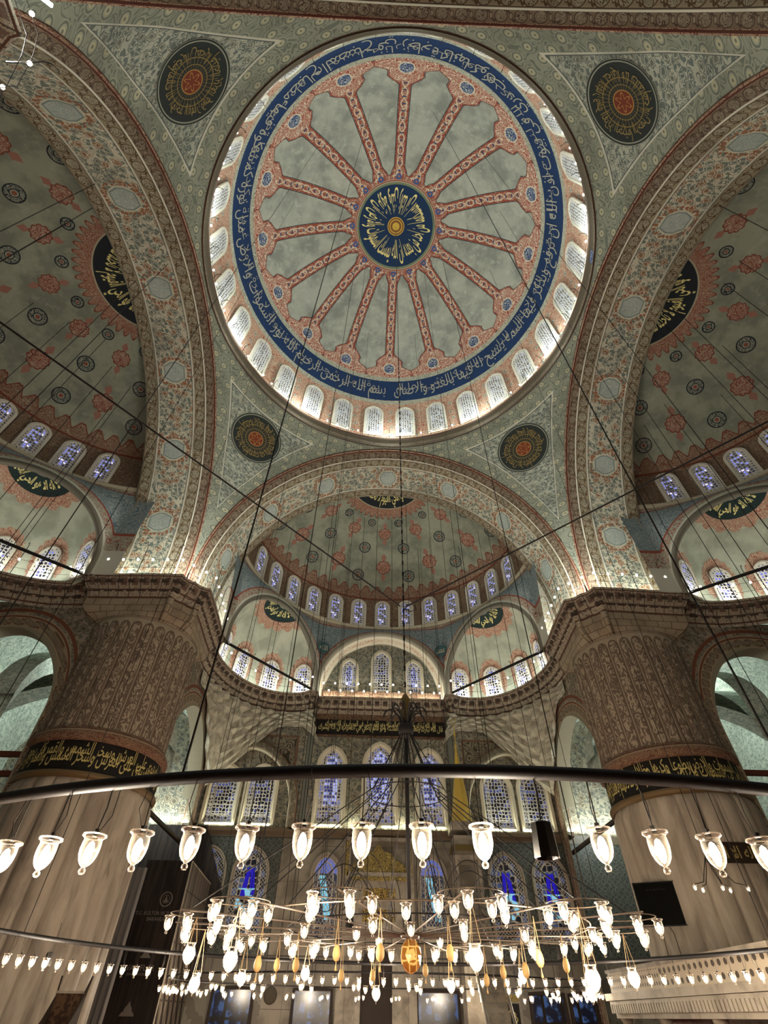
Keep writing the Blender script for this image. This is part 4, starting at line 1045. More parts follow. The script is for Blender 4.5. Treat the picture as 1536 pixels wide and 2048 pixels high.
def f_winlow(t):
    u, v = t.uv(); e = t.attr('edge')
    q1 = ((u + v) * 5.).fract(); q2 = ((u - v) * 5.).fract(); lat = (q1 < .2).max(q2 < .2)
    inner = e > .38; bar = e.near(.38, .03).max(e < .05)
    d, c = t.flowers(u, v, 3.2, .6); ed, _ = t.vor(t.vec(u, v), 3.2, 'DISTANCE_TO_EDGE', .6)
    lat2 = ed < .09; oi = t.nodes.new('ShaderNodeObjectInfo'); r = V_(t.t, oi.outputs['Random'])
    body = ((u.abs() < .36 - (v - 2.3) * .16) * (u.abs() > .1 - (v - 2.1) * .1)) * v.inside(1.75, 3.2)
    latm = t.mix(t.mix((0, 0, 0, 1), (1, 1, 1, 1), lat), t.mix((0, 0, 0, 1), (1, 1, 1, 1), lat2), inner)
    q = t.nodes.new('ShaderNodeSeparateColor'); t.links.new(latm, q.inputs[0]); L = V_(t.t, q.outputs[0]).max(bar)
    gl = t.layers(hexc('#12141c'), (hexc('#3d4b6e'), c[0] > .6), (hexc('#2013b0'), body * inner), (hexc('#8fd0e8'), inner * (v < 2.2) * (c[1] > .6)))
    return dict(color=t.mix(hexc('#101014'), hexc('#a49c8a'), L * (1 - body * inner)), emit=gl, estr=(1 - L * (1 - body * inner)) * .3)
M_pane['low'] = mat('stained_glass_low', f_winlow, rough=.4)
def f_winteal(t):
    u, v = t.uv(); e = t.attr('edge')
    q1 = ((u * 1.4 + v) * 3.4).fract(); q2 = ((u * 1.4 - v) * 3.4).fract(); L = (q1 < .17).max(q2 < .17)
    band = ((u + (v - 2.1) * .25).abs() < .2) * v.inside(.9, 3.0); bar = e.near(.3, .03).max(e < .06); L = (L * (e > .3)).max(bar)
    L = L.max((e < .27) * t.lines(u, v, 4., 4., .15))
    gl = t.layers(hexc('#232632'), (hexc('#6fb6cf'), band), (hexc('#4c5aa0'), v > 3.1))
    return dict(color=t.mix(hexc('#15161c'), hexc('#a49c8a'), L), emit=gl, estr=(1 - L) * .45)
M_pane['teal'] = mat('teal_stained_glass', f_winteal, rough=.4)
def f_winfloor(t):
    u, v = t.uv(); bar = ((u + .35).fract() < .16).max((v * .9).fract() < .1)
    gl = t.mix(hexc('#141b33'), hexc('#5f87cc'), t.noise(t.vec(u, v), 2.2, 3.).step(.45, .62))
    return dict(color=t.mix(hexc('#0d0f16'), hexc('#1d1812'), bar), emit=gl, estr=(1 - bar) * .1)
M_pane['floor'] = mat('dusk_glass', f_winfloor, rough=.2, spec=.5)
M_frame3 = mat('grey_stone_frame', color='#857c6c')
for x in (-10.4, -7.78, 7.87, 10.6):
    window((x, NY - .03, 4.7), 0, 2.0, 4.2, 'low', .3, .14, .14, splay=.06, fm=M_frame3, label='tile-wall window with a cobalt vase motif, %s' % {-10.4: 'half behind the black screens', -7.78: 'beside the black screens', 7.87: 'next to the pulpit', 10.6: 'nearer the gallery pier'}[x])
for x in (-3.2, 3.3):
    window((x, NY - .03, 4.6), 0, 1.5, 4.0, 'teal', .3, .2, .16, splay=.06, fm=M_frame3, label='tall marble-framed window with turquoise lozenge glass on the %s of the niche' % ('screens side' if x < 0 else 'pulpit side'))
for x, w, nm in ((-7.65, 2.0, 'under the cobalt window by the screens'), (-3.4, 1.9, 'to the screens side of the niche'), (3.3, 2.1, 'to the pulpit side of the niche'), (9.2, 1.7, 'near the gallery pier'), (11.1, 1.2, 'behind the gallery pier')):
    window((x, NY - .03, .3), 0, w, 2.25, 'floor', -1, .16, .14, fm=M_dkwood, label='floor-level barred window full of dusk light, ' + nm)
# mihrab
mh = empty('mihrab', (0, NY, 0))
mb = MB(); 
for sx in (-1, 1): mb.box((sx * 1.95, -.14, 4.7), (.22, .14, 4.7)); mb.box((sx * 1.3, -.1, 2.2), (.45, .1, 2.2))
mb.box((0, -.1, 6.1), (1.75, .1, 1.7)); mb.box((0, -.16, 7.65), (1.9, .16, .13)); mb.box((0, -.14, 9.5), (2.17, .14, .1)); mb.build('marble_frame', M_marb2, mh)
t = np.linspace(0, pi, 25); V = [(0, -.02, 3.4)] + [(.85 * cos(a), -.02, 3.4 + 1. * sin(a)) for a in t] + [(-.85, -.02, 0), (.85, -.02, 0)]; N = len(V) - 1
mesh_np('niche_recess', V, [[0, 1 + (j + 1) % N, 1 + j][::-1] for j in range(N)], [(v[0], v[2]) for v in V], M_dkwood, mh, False)
xs = np.linspace(-1.75, 1.75, 57); top = 7.85 + 1.4 * (1 - np.abs(xs) / 1.8) ** .75 * (.82 + .18 * np.abs(np.cos(xs * 4.2)))
V = []; Fc = []
for x, z in zip(xs, top): V += [(x, -.24, 7.8), (x, -.24, z), (x, -.1, z), (x, -.1, 7.8)]
for i in range(len(xs) - 1): Fc += [[4 * i, 4 * i + 4, 4 * i + 5, 4 * i + 1], [4 * i + 1, 4 * i + 5, 4 * i + 6, 4 * i + 2]]
mesh_np('gilded_crest', V, Fc, [(v[0], v[2]) for v in V], M_goldrel, mh, False)
def panel(name, c, w, h, m, parent, d=.03):
    V = [(c[0] - w, c[1] - d, c[2] - h), (c[0] + w, c[1] - d, c[2] - h), (c[0] + w, c[1] - d, c[2] + h), (c[0] - w, c[1] - d, c[2] + h), (c[0] - w, c[1], c[2] - h), (c[0] + w, c[1], c[2] - h), (c[0] + w, c[1], c[2] + h), (c[0] - w, c[1], c[2] + h)]
    return mesh_np(name, V, [[0, 1, 2, 3], [0, 4, 5, 1], [2, 6, 7, 3], [0, 3, 7, 4], [1, 5, 6, 2]], [(v[0], v[2]) for v in V], m, parent, False)
panel('gilded_frieze', (0, -.32, 7.45), 1.75, .1, M_goldrel, mh); panel('gold_openwork_panel', (.08, -.21, 6.72), .95, .28, M_goldgrid, mh); panel('gold_openwork_panel', (.08, -.21, 5.72), .95, .28, M_goldgrid, mh)
for sx in (-1, 1): panel('gilded_strip', (sx * 1.95, -.29, 8.5), .12, .9, M_goldrel, mh)
tag(mh, 'marble prayer niche with a gilded pointed crest and gold openwork panels', 'mihrab')
# minbar
mn = empty('pulpit', (5.12, 23.2, 0))
mb = MB(); n = 8; prof = [(.68, 9.95), (.3, 12.6), (.12, 14.0), (.05, 14.5)]
mb.lathe(prof, n=8); mb.build('gilded_cone', M_gold, mn)
mb = MB(); mb.lathe([(.04, 14.4), (.09, 14.6), (.03, 14.8), (.03, 15.3), (.1, 15.45), (.03, 15.6), (.02, 16.2)], n=8); mb.tube([(.16 * sin(a), 0, 16.4 + .16 * cos(a)) for a in np.linspace(.5, 2 * pi - .5, 16)], .025, 6); mb.build('finial', M_gold, mn, True)
mb = MB(); mb.box((0, 0, 9.75), (.82, .82, .22)); mb.box((0, 0, 8.75), (.72, .72, .5)); mb.box((0, 0, 8.15), (.8, .8, .1))
for a in (-1, 1):
    for b in (-1, 1): mb.box((a * .66, b * .66, 7.1), (.09, .09, 1.0))
mb.box((0, 0, 6.0), (.78, .78, .15)); mb.box((0, -.1, 3.1), (.7, .7, 3.0)); mb.build('marble_kiosk', M_marb2, mn)
mb = MB()
for k in range(16): mb.box((0, -.9 - k * .3, 5.6 - k * .33), (.55, .17, .17))
for sx in (-1, 1): mb.tube([(sx * .58, -.8, 6.3), (sx * .58, -5.5, 1.2)], .07, 6)
mb.build('stair', M_marb2, mn)
mb = MB(); mb.box((0, -.83, 8.6), (.7, .02, .16)); mb.box((-.84, 0, 8.6), (.02, .7, .16)); mb.build('gilded_trim', M_goldrel, mn)
tag(mn, 'tall marble pulpit kiosk with a gilded conical spire in front of the tiled wall', 'pulpit')
# framed gold-topped panel, round disc on the niche wall
fr = empty('framed_inscription', (7.1, NY, 0)); panel('frame', (0, -.12, 1.5), .62, 1.05, M_marb2, fr, .06); panel('gilded_band', (0, -.19, 2.4), .55, .13, M_goldrel, fr); panel('dark_field', (0, -.19, 1.35), .5, .85, M_band, fr)
mb = MB(); mb.tube([(.3 * cos(a) * (1 + .1 * cos(8 * a)), -.24, 1.6 + .3 * sin(a) * (1 + .1 * cos(8 * a))) for a in np.linspace(0, 2 * pi, 60)], .03, 5, closed=True); mb.build('gold_wreath', M_goldp, fr)
tag(fr, 'gold-topped dark framed panel on the wall right behind the pulpit', 'panel')
dk = MB(); dk.lathe([(0, .06), (.3, .07), (.34, .04), (.36, 0)], n=28); o = dk.build('wall_medallion', mat('grey_disc', color='#4a443a'), None, True, (-5.65, NY - .01, 2.35)); o.rotation_euler = (pi / 2, 0, 0)
tag(o, 'round dark grey disc on the marble wall between two floor-level windows', 'medallion')
# painted blue patches left on the rim of the dome, and the preacher's chair by the pier
for a0, a1 in ((-154.3, -164.9), (103.8, 100.4)):
    G = np.array([[(11.86 * sin(a), 11.86 * cos(a), z) for z in (33.46, 33.7, 33.94)] for a in np.radians(np.linspace(a0, a1, 8))])
    grid('blue_patch', G, mat('navy_patch_%d' % (a0 > 0), lambda t: (lambda u, v: t.mix(hexc('#1b2340'), hexc('#6d7590'), t.lines(u, v, 3., 4., .12)))(*t.uv())), parent=bpy.data.objects['trim_1'])
kc = empty('preaching_chair', (-9.75, 9.5, 0)); mb = MB(); mb.box((0, .3, 1.0), (.4, .03, 1.0)); mb.box((0, 0, .9), (.4, .32, .04)); mb.build('carved_back', mat('carved_walnut', lambda t: (lambda x, y, z: t.mix(hexc('#4a3624'), hexc('#2a1c12'), t.noise(t.vec(x, y, z), 9., 2., .5, 0., '3D') > .5))(*t.obj()), rough=.5), kc)
for sx in (-1, 1):
    mb = MB(); V = [(sx * .44, -.4, 0), (sx * .44, .36, 0), (sx * .46, .36, 1.9), (sx * .5, .38, 2.4), (sx * .43, .28, 1.95), (sx * .43, -.1, 1.45), (sx * .43, -.4, 1.2)]; n_ = len(V); V2 = [(x - sx * .05, y, z) for x, y, z in V]
    mb.add(V + V2, [list(range(n_)), list(range(n_, 2 * n_))[::-1]] + [[i, (i + 1) % n_, n_ + (i + 1) % n_, n_ + i] for i in range(n_)]); mb.build('side_panel', M_dkwood, kc)
mb = MB().box((0, .28, 2.03), (.4, .06, .03)); mb.build('pale_rail', M_marb2, kc)
tag(kc, 'dark carved wooden chair with pointed side wings against the foot of the pier', 'chair')
# ================================================================= screens, curtain, boards
M_scr = mat('black_sheeting', lambda t: (lambda u, v: t.mix(hexc('#1c1512'), hexc('#2b221c'), t.noise(t.vec(u * 3, v * .2), 2., 3.).step(.4, .65)))(*t.uv()), rough=.7)
M_grey = mat('grey_print', color='#6d655c', rough=.7)
sb = empty('hoarding', (-11.1, 20, 0))
panel('front_sheet', (0, 0, 3.62), 1.15, 3.62, M_scr, sb, .06)
mb = MB(); V = [(1.15, 0, 0), (1.15, 4.8, 0), (1.15, 4.8, 7.0), (1.15, 0, 7.24)]
mesh_np('side_sheet', V, [[0, 1, 2, 3]], [(v[1], v[2]) for v in V], mat('printed_side_sheet', lambda t: (lambda u, v: t.layers(hexc('#4a4238'), (hexc('#5f564a'), (u * 1.8).fract() < .5), (hexc('#241c17'), ((u * 1.2 + v * .6).fract() < .4) * (v < 4.6)), (hexc('#332a23'), (v * .5).fract() < .03)))(*t.uv()), rough=.6), sb, False)
mb = MB(); mb.tube([(1.16, -.05, 0), (1.16, -.05, 7.24)], .03, 6); mb.tube([(1.16, 0, 7.24), (1.16, 4.8, 7.0)], .03, 6); mb.build('edge_trim', mat('pale_trim', color='#8d8474'), sb)
def latin(txt, c, h, m, parent, sx=1.):
    V, Fc = text_mesh(txt, latin=True); V = V.copy(); V[:, 0] -= (V[:, 0].max() + V[:, 0].min()) / 2; P = np.stack([c[0] + V[:, 0] * h * sx, np.full(len(V), c[1]), c[2] + V[:, 1] * h], -1); return mesh_np('lettering', P, Fc, None, m, parent, False)
latin('T.C. KÜLTÜR VE TURİZM', (.12, -.08, 5.0), .2, M_grey, sb); latin('BAKANLIĞI', (.12, -.08, 4.78), .2, M_grey, sb)
latin('VAKIFLAR', (-.05, -.08, 2.98), .3, M_grey, sb); latin('GENEL MÜDÜRLÜĞÜ', (-.05, -.08, 2.82), .12, M_grey, sb)
mb = MB(); mb.tube([(.32 + .28 * cos(a), -.08, 5.62 + .28 * sin(a)) for a in np.linspace(0, 2 * pi, 40)], .025, 4, closed=True); mb.tube([(.32 + .17 * cos(a), -.08, 5.62 + .17 * sin(a)) for a in np.linspace(0, 2 * pi, 30)], .012, 4, closed=True)
mb.add([(.2, -.08, 5.5), (.44, -.08, 5.5), (.36, -.08, 5.66), (.32, -.08, 5.78), (.28, -.08, 5.66)], [[0, 1, 2, 3, 4]]); mb.build('round_emblem', M_grey, sb)
def dome_mark(c, s):
    m_ = MB(); pts = [(-1, 0), (1, 0), (.85, .3), (.55, .5), (.5, .75), (.2, 1.1), (0, 1.5), (-.2, 1.1), (-.5, .75), (-.55, .5), (-.85, .3)]
    m_.add([(c[0] + x * s, c[1], c[2] + z * s) for x, z in pts], [list(range(len(pts)))]); m_.build('mosque_mark', M_grey, sb)
dome_mark((.05, -.08, 3.42), .25); dome_mark((-.1, -.08, 1.5), .33)
tag(sb, 'tall black works hoarding printed with grey emblems and lettering', 'hoarding')
V = [(-14.6, 24.9, 3), (-9.6, 24.9, 3), (-9.2, 24.9, 6.6), (-11.0, 24.9, 10.0), (-14.6, 24.9, 10.0)]; V += [(x, 25.0, z) for x, y, z in V]
o = mesh_np('dark_sheeting', V, [[0, 1, 2, 3, 4], [0, 5, 6, 1], [1, 6, 7, 2], [2, 7, 8, 3]], [(v[0], v[2]) for v in V], M_scr, None, False); tag(o, 'dark slanted sheeting masking the tile wall behind the hoarding', 'sheeting')
V = []; xs = np.linspace(-13.6, -11.95, 60)
P = np.array([[(x, 19.3 + .06 * sin(x * 22), z) for z in (0, 3.4, 6.8)] for x in xs]); o = grid('curtain', P, mat('grey_curtain_cloth', color='#6f6a66', rough=.95)); tag(o, 'tall grey pleated curtain hanging between the pier and the black hoarding', 'curtain')
# black screen on the gallery pier
bd = empty('wall_screen', (10.72, 12.31, 4.83), -.451)
mb = MB().box((0, 0, 0), (.78, .04, .66)); mb.build('panel', mat('black_glass', color='#060505', rough=.12, spec=.6), bd)
mb = MB()
for z in (-.67, .67): mb.box((0, -.01, z), (.8, .05, .015))
for x in (-.79, .79): mb.box((x, -.01, 0), (.015, .05, .67))
mb.build('bezel', M_iron, bd)
x_, y_, Fc, asp = norm_text('بسم الله الرحمن الرحيم', .0); mesh_np('faint_script', np.stack([-.35 + .7 * x_, np.full(len(x_), -.045), .38 + .12 * y_], -1), Fc, None, mat('dark_grey_print', color='#2c2824'), bd, False)
mb = MB(); mb.tube([(-.2, .0, -.7), (-.25, 0, -1.6)], .012); mb.tube([(.1, 0, -.7), (.18, 0, -.9), (.2, 0, -1.6)], .014); mb.tube([(.75, 0, -.66), (.85, 0, -1.55)], .03); mb.build('cable', M_cable, bd)
tag(bd, 'flat black rectangular screen mounted on the marble gallery pier', 'screen')
ip_ = empty('carved_inscription_board', (13.7, 10.74, 6.25), .0)
mb = MB().box((0, 0, 0), (1.35, .04, .34)); mb.build('board', mat('dark_brown_board', color='#2a1f15'), ip_)
x_, y_, Fc, asp = norm_text('لا اله الا الله', .02); mesh_np('gold_script', np.stack([-1.0 + 2.0 * x_, np.full(len(x_), -.05), -.2 + .42 * y_], -1), Fc, None, M_goldd, ip_, False)
tag(ip_, 'long dark brown board with gilt Arabic script on the gallery pier', 'sign')
# ================================================================= singers gallery
gl = empty('muezzin_gallery', (9.0, 9.5, 0))
def f_bal(t):
    u, v = t.uv(); d, c = t.flowers(u, v, 5.2, .0); d2, _ = t.flowers(u * .8, v, 3.6, .0)
    a = (d < .28) * (u > 6.5 - 5.5); b = (d2 < .3)
    hole = V_(t.t, t.nodes.new('ShaderNodeMath').outputs[0])
    m = (u > .8) * (d < .27) + (u < .8) * (d2 < .26)
    m = m * v.inside(2.42, 2.86)
    return dict(color=t.mix(hexc('#a39681'), hexc('#3d3226'), m), bump=(1 - m, .03))
M_bal = mat('pierced_marble_balustrade', f_bal, rough=.5, spec=.3)
V = [(0, -5.6, 2.36), (0, 5.5, 2.36), (0, 5.5, 2.94), (0, -5.6, 2.94)]; V += [(.1, y, z) for x, y, z in V]
mesh_np('balustrade', V, [[0, 3, 2, 1], [3, 7, 6, 2], [1, 2, 6, 5]], [(v[1], v[2]) for v in V], M_bal, gl, False)
V = [(0, 5.5, 2.36), (1.7, 5.5, 2.36), (1.7, 5.5, 2.94), (0, 5.5, 2.94)]; mesh_np('balustrade', V, [[0, 1, 2, 3]], [(v[0], v[2]) for v in V], M_bal, gl, False)
mb = MB(); mb.box((.05, -.05, 2.97), (.1, 5.62, .05)); mb.box((.78, -.05, 2.25), (1.0, 5.75, .1)); mb.box((.78, -.05, 2.02), (.9, 5.62, .12)); mb.box((.78, -.05, 1.78), (.8, 5.5, .1)); mb.build('marble_slab', M_marb2, gl)
mb = MB()
for i in range(52): mb.box((-.13, -5.4 + i * .212, 1.93), (.03, .075, .12))
mb.build('carved_frieze', M_marb2, gl)
for y in (-5.2, -1.7, 1.8, 5.2): mb = MB(); mb.lathe([(.2, 0), (.2, .1), (.15, .15), (.14, 1.5), (.2, 1.6), (.22, 1.7)], n=14); o = mb.build('column', M_marb2, gl, True); o.location = (.25, y, 0)
tag(gl, 'grey marble muezzin platform with a pierced balustrade beside the pier', 'gallery')
# ================================================================= lamps
def f_emit(name, h, k):
    m = bpy.data.materials.new(name); m.use_nodes = True; b = m.node_tree.nodes['Principled BSDF']; b.inputs['Base Color'].default_value = hexc(h); b.inputs['Emission Color'].default_value = hexc(h); b.inputs['Emission Strength'].default_value = k; m.cycles.emission_sampling = 'NONE'; return m
M_bulb = f_emit('warm_bulb', '#fff0d2', 14); M_bulbs = f_emit('small_bulb', '#fff3d8', 9)
M_tube = f_emit('flood_tube', '#f4ffff', 12)
def glassmat(name, tint, gl_):
    m = bpy.data.materials.new(name); m.use_nodes = True; n = m.node_tree.nodes; l = m.node_tree.links
    for x in list(n): n.remove(x)
    o = n.new('ShaderNodeOutputMaterial'); mx = n.new('ShaderNodeMixShader'); tr = n.new('ShaderNodeBsdfTransparent'); g = n.new('ShaderNodeBsdfGlossy'); lw = n.new('ShaderNodeLayerWeight'); ts = n.new('ShaderNodeBsdfTranslucent'); m2 = n.new('ShaderNodeMixShader')
    tr.inputs[0].default_value = hexc(tint); g.inputs[0].default_value = (1, .95, .9, 1); g.inputs['Roughness'].default_value = .12; lw.inputs['Blend'].default_value = .35
    ts.inputs[0].default_value = (1, .93, .85, 1); m2.inputs[0].default_value = gl_; lw.inputs['Blend'].default_value = .22; l.new(g.outputs[0], m2.inputs[1]); l.new(ts.outputs[0], m2.inputs[2])
    l.new(lw.outputs['Facing'], mx.inputs[0]); l.new(tr.outputs[0], mx.inputs[1]); l.new(m2.outputs[0], mx.inputs[2]); l.new(mx.outputs[0], o.inputs[0]); return m
M_glass = glassmat('clear_lamp_glass', '#f6efe6', .35)
mb = MB(); mb.lathe([(.056, -.006), (.072, 0), (.073, -.012), (.058, -.02), (.054, -.028), (.057, -.05), (.057, -.08), (.053, -.11), (.043, -.138), (.028, -.158), (.012, -.17), (.008, -.174), (.017, -.182), (.019, -.193), (.012, -.205), (.0, -.208)], n=14)
LG = mb.build('glass_lamp', M_glass, None, True); LGm = LG.data; bpy.data.objects.remove(LG)
mb = MB(); mb.lathe([(0, -.035), (.014, -.045), (.023, -.07), (.027, -.095), (.023, -.125), (.012, -.15), (0, -.158)], n=10); o = mb.build('bulb', M_bulb, None, True); LBm = o.data; bpy.data.objects.remove(o)
mb = MB(); mb.lathe([(.05, .02), (.085, .03), (.07, .0), (.075, -.03), (.1, -.08), (.105, -.13), (.085, -.19), (.045, -.24), (.012, -.26), (.02, -.28), (0, -.3)], n=14); o = mb.build('globe', M_glass, None, True); GLm = o.data; bpy.data.objects.remove(o)
mb = MB(); mb.lathe([(0, -.02), (.05, -.05), (.07, -.11), (.06, -.17), (0, -.22)], n=10); o = mb.build('globeb', M_bulb, None, True); GBm = o.data; bpy.data.objects.remove(o)
def lamp(parent, p, cord=0., big=False, s=1., tilt=0.):
    o = bpy.data.objects.new('globe_lamp' if big else 'glass_lamp', GLm if big else LGm); o.location = p; o.scale = (s, s, s); o.rotation_euler = (0, 0, random.random() * 6); link(o, parent)
    link(bpy.data.objects.new('bulb', GBm if big else LBm), o)
    return o
# outer ring
RA, ZA = 8.25, 2.722
ra = empty('ring_chandelier', (0, 0, ZA))
mb = MB(); t = np.linspace(0, 2 * pi, 193)[:-1]; mb.tube([(RA * cos(a), RA * sin(a), 0) for a in t], .043, 8, closed=True); mb.build('iron_ring', M_iron, ra, True)
n = 144; back = []
mb = MB(); mb.tube([(0, 0, .31), (.012, 0, .15), (0, 0, .005)], .004, 4); mb.tube([(.05, 0, .31), (.06, .03, .12), (.01, 0, .0)], .003, 4); mb.box((0, 0, .01), (.012, .012, .02)); o = mb.build('cord', M_cable); CDm = o.data; bpy.data.objects.remove(o)
for i in range(n):
    a = 2 * pi * i / n - .0206; x, y = RA * sin(a), -RA * cos(a); zl = -.305
    vis = abs(a) < rad(34) or a > rad(326) or rad(95) < a < rad(265)
    if i == 1: continue      # a spotlight hangs here
    if vis: link(bpy.data.objects.new('cord', CDm), lamp(ra, (x, y, zl), s=1.04))
    else: back.append((x, y, zl))
mb = MB()
for x, y, z in back: mb.lathe([(.074, 0), (.052, -.03), (.051, -.09), (.012, -.155), (.017, -.166), (0, -.188)], (x, y, z), 8)
o = mb.build('glass_lamps', M_bulb, ra, True); o['kind'] = 'stuff'
# suspension cables of the ring, up to the dome
def top_z(x, y):
    r = hypot(x, y)
    if r < 11.7: return 36.3 + sqrt(12.2 ** 2 - r * r)
    for q in range(4):
        X, Y = rotq((x, y), (4 - q) % 4)
        if Y > 12.2 and abs(X) < 9.5:
            if Y < 15.95: return 20 + 12.5 * sqrt(max(.02, 1 - (X / 11.5) ** 2))
            rr = hypot(X, Y - SY)
            if rr < 10.4: return 19.6 + sqrt(14.2 ** 2 - rr * rr) if q else 19.6 + sqrt(14.2 ** 2 - rr * rr)
    return 24.
for i in range(12):
    a = 2 * pi * (i + .5) / 12; x, y = RA * sin(a), RA * cos(a)
    mb = MB().tube([(x, y, .03), (x, y, top_z(x, y) - ZA)], .009, 5); mb.build('suspension_cable', M_cable, ra)
tag(ra, 'great black iron ring hung with glass lamps, sweeping across the whole view', 'chandelier')
# spotlight cans
def can(loc, s, label, cord=1., rot=0.):
    r = empty('spotlight', loc); m_ = MB(); m_.lathe([(0, .17), (.05, .17), (.06, .165), (.072, .0), (.07, -.004), (.06, -.002), (.055, .02), (0, .03)], n=8); o = m_.build('housing', mat('dark_can_%d' % len(bpy.data.materials), color='#15110e', rough=.35, metal=.5, spec=.5), r); o.scale = (s, s, s)
    m_ = MB(); m_.tube([(0, 0, .17 * s), (.01, 0, .17 * s + cord * .5), (0, 0, .17 * s + cord)], .006, 5); m_.build('cord', M_cable, r); tag(r, label, 'spotlight'); return r
can((.199, -8.247, 2.26), 1.05, 'black spotlight can hanging from the front of the great ring', .33)
can((-7.75, 3.2, 2.3), 1.3, 'small black spotlight can hanging from the ring beside the screens pier', .5)
can((-1.16, 3.1, 3.0), 1.4, 'small grey spotlight can beneath a glass lamp of the central chandelier', 1.2)
can((3.63, 3.0, 2.55), 1.6, 'small grey spotlight can low among the lamps near the tile wall', 1.)
# central chandelier
ch = empty('central_chandelier', (0, 0, 2.7))
mb = MB(); mb.tube([(0, 0, -.1), (0, 0, 3.9)], .045, 8); mb.build('pole', M_iron, ch, True)
mb = MB(); z0 = 3.7
for i in range(14):
    a = 2 * pi * i / 14; rr = np.array([.06, .09, .17, .28, .38, .47, .52, .52]) * (1 if i % 2 else .72); zz = np.array([-.25, .0, .22, .34, .38, .33, .24, .16]) * (1 if i % 2 else 1.25)
    mb.tube([(r * cos(a), r * sin(a), z0 + z) for r, z in zip(rr, zz)], .02, 5)
mb.lathe([(.05, z0 - .3), (.16, z0 - .2), (.2, z0 - .05), (.1, z0 + .05), (.05, z0 + .1)], n=12); mb.build('hooked_crown', M_iron, ch, True)
mb = MB(); mb.lathe([(.05, z0 + .1), (.13, z0 + .3), (.07, z0 + .5), (.12, z0 + .62), (.05, z0 + .75)], n=12); mb.build('gilt_boss', M_goldrel, ch, True)
mb = MB(); mb.tube([(.85 * cos(a), .85 * sin(a), 2.23) for a in np.linspace(0, 2 * pi, 49)[:-1]], .012, 5, closed=True); mb.build('upper_hoop', M_iron, ch)
# chain to the dome
mb = MB(); zz = np.arange(4.4, 45.5, .11)
mb.tube([(0, 0, 4.2), (0, 0, 45.6)], .014, 5)
for k, z in enumerate(np.arange(4.5, 22, .22)): mb.box((0, 0, z), (.026 if k % 2 else .012, .012 if k % 2 else .026, .07))
mb.build('chain', M_cable, ch)
mb = MB(); mb.tube([(.0, 0, 6.9 + .0), (.12, .0, 7.15), (.32, 0, 7.12), (.36, 0, 6.98), (.2, 0, 6.9), (.05, 0, 7.0)], .015, 5); mb.build('shackle', M_cable, ch)
mb = MB()
for a in np.arange(16) * 2 * pi / 16: mb.tube([(0, 0, -.06), (4.15 * cos(a + .1), 4.15 * sin(a + .1), 0.02)], .014, 5)
for r in (.5,): mb.lathe([(.0, -.12), (.16, -.1), (.18, -.04), (.1, .02), (.04, .1)], n=12)
mb.build('spokes', mat('pale_iron', color='#6b6055', rough=.4, metal=.5), ch, True)
mb = MB()
for r in (3.15,): mb.tube([(r * cos(a), r * sin(a), .03) for a in np.linspace(0, 2 * pi, 97)[:-1]], .012, 5, closed=True)
NC = 14; AC = [rad(-18 + 25.714 * k) for k in range(NC)]
cl = [(3.78 * sin(a), -3.78 * cos(a)) for a in AC]
for x, y in cl: mb.tube([(x + .42 * cos(t), y + .42 * sin(t), .03) for t in np.linspace(0, 2 * pi, 25)[:-1]], .007, 5, closed=True)
mb.build('hoops', mat('pale_steel', color='#6e6254', rough=.5, metal=.4), ch)
st = MB()
for i in range(16):
    a = 2 * pi * (i + .3) / 16; r1 = 4.0 if i % 2 else 3.15; st.tube([(.1 * cos(a), .1 * sin(a), 3.55), (.42 * r1 / 4 * cos(a) * 2, .84 * r1 / 4 * sin(a), 2.23), (r1 * cos(a), r1 * sin(a), .04)], .011, 5)
st.build('stay_rods', M_iron, ch)
# scroll ironwork between hub and pole
mb = MB()
for i in range(8):
    a = 2 * pi * (i + .2) / 8; u_ = np.array([cos(a), sin(a)]); s = np.linspace(0, 1, 40)
    r = .5 + 1.5 * s; z = .1 + .85 * np.sin(s * pi) ; mb.tube([(u_[0] * q, u_[1] * q, w) for q, w in zip(r, z)], .009, 4)
    s = np.linspace(0, 3.6 * pi, 50); rad_ = .3 * (1 - s / (3.6 * pi)) + .02; mb.tube([(u_[0] * (1.6 + q * cos(k)), u_[1] * (1.6 + q * cos(k)), .42 + q * sin(k)) for k, q in zip(s, rad_)], .008, 4)
mb.build('scrollwork', M_iron, ch)
M_brass = mat('pale_brass_wire', color='#9c8460', rough=.4, metal=.5)
for k, (x, y) in enumerate(cl):
    for j in range(5):
        a = 2 * pi * j / 5 + k * .7; lamp(ch, (x + .42 * cos(a), y + .42 * sin(a), .0), s=1.1)
    zg = -.34 - .14 * (k % 3)
    if k % 3 or k > 5:
        g_ = lamp(ch, (x, y, zg), big=True, s=.9); g_.rotation_euler = (0, 0, 0); hw = MB()
        for j in range(3): hw.tube([(0, 0, -zg / .9), (.09 * cos(2.1 * j), .09 * sin(2.1 * j), .03)], .004, 4)
        hw.build('hanging_wire', M_brass, g_)
for k in range(14):
    a = AC[k] + rad(12.9); x, y = 3.15 * sin(a), -3.15 * cos(a)
    lamp(ch, (x, y, .0), s=1.1)
for k in range(10):
    a = 2 * pi * k / 10 + .3; x, y = 2.2 * sin(a), -2.2 * cos(a); lamp(ch, (x, y, -.05), s=1.1)
for k in range(5):
    a = 2 * pi * k / 5 + 1.2; lamp(ch, (1. * sin(a), -1. * cos(a), .02 - .0), s=1.1)
mb = MB(); mb.tube([(2.2 * cos(a), 2.2 * sin(a), 0) for a in np.linspace(0, 2 * pi, 65)[:-1]], .01, 4, closed=True); mb.build('inner_hoop', M_iron, ch)
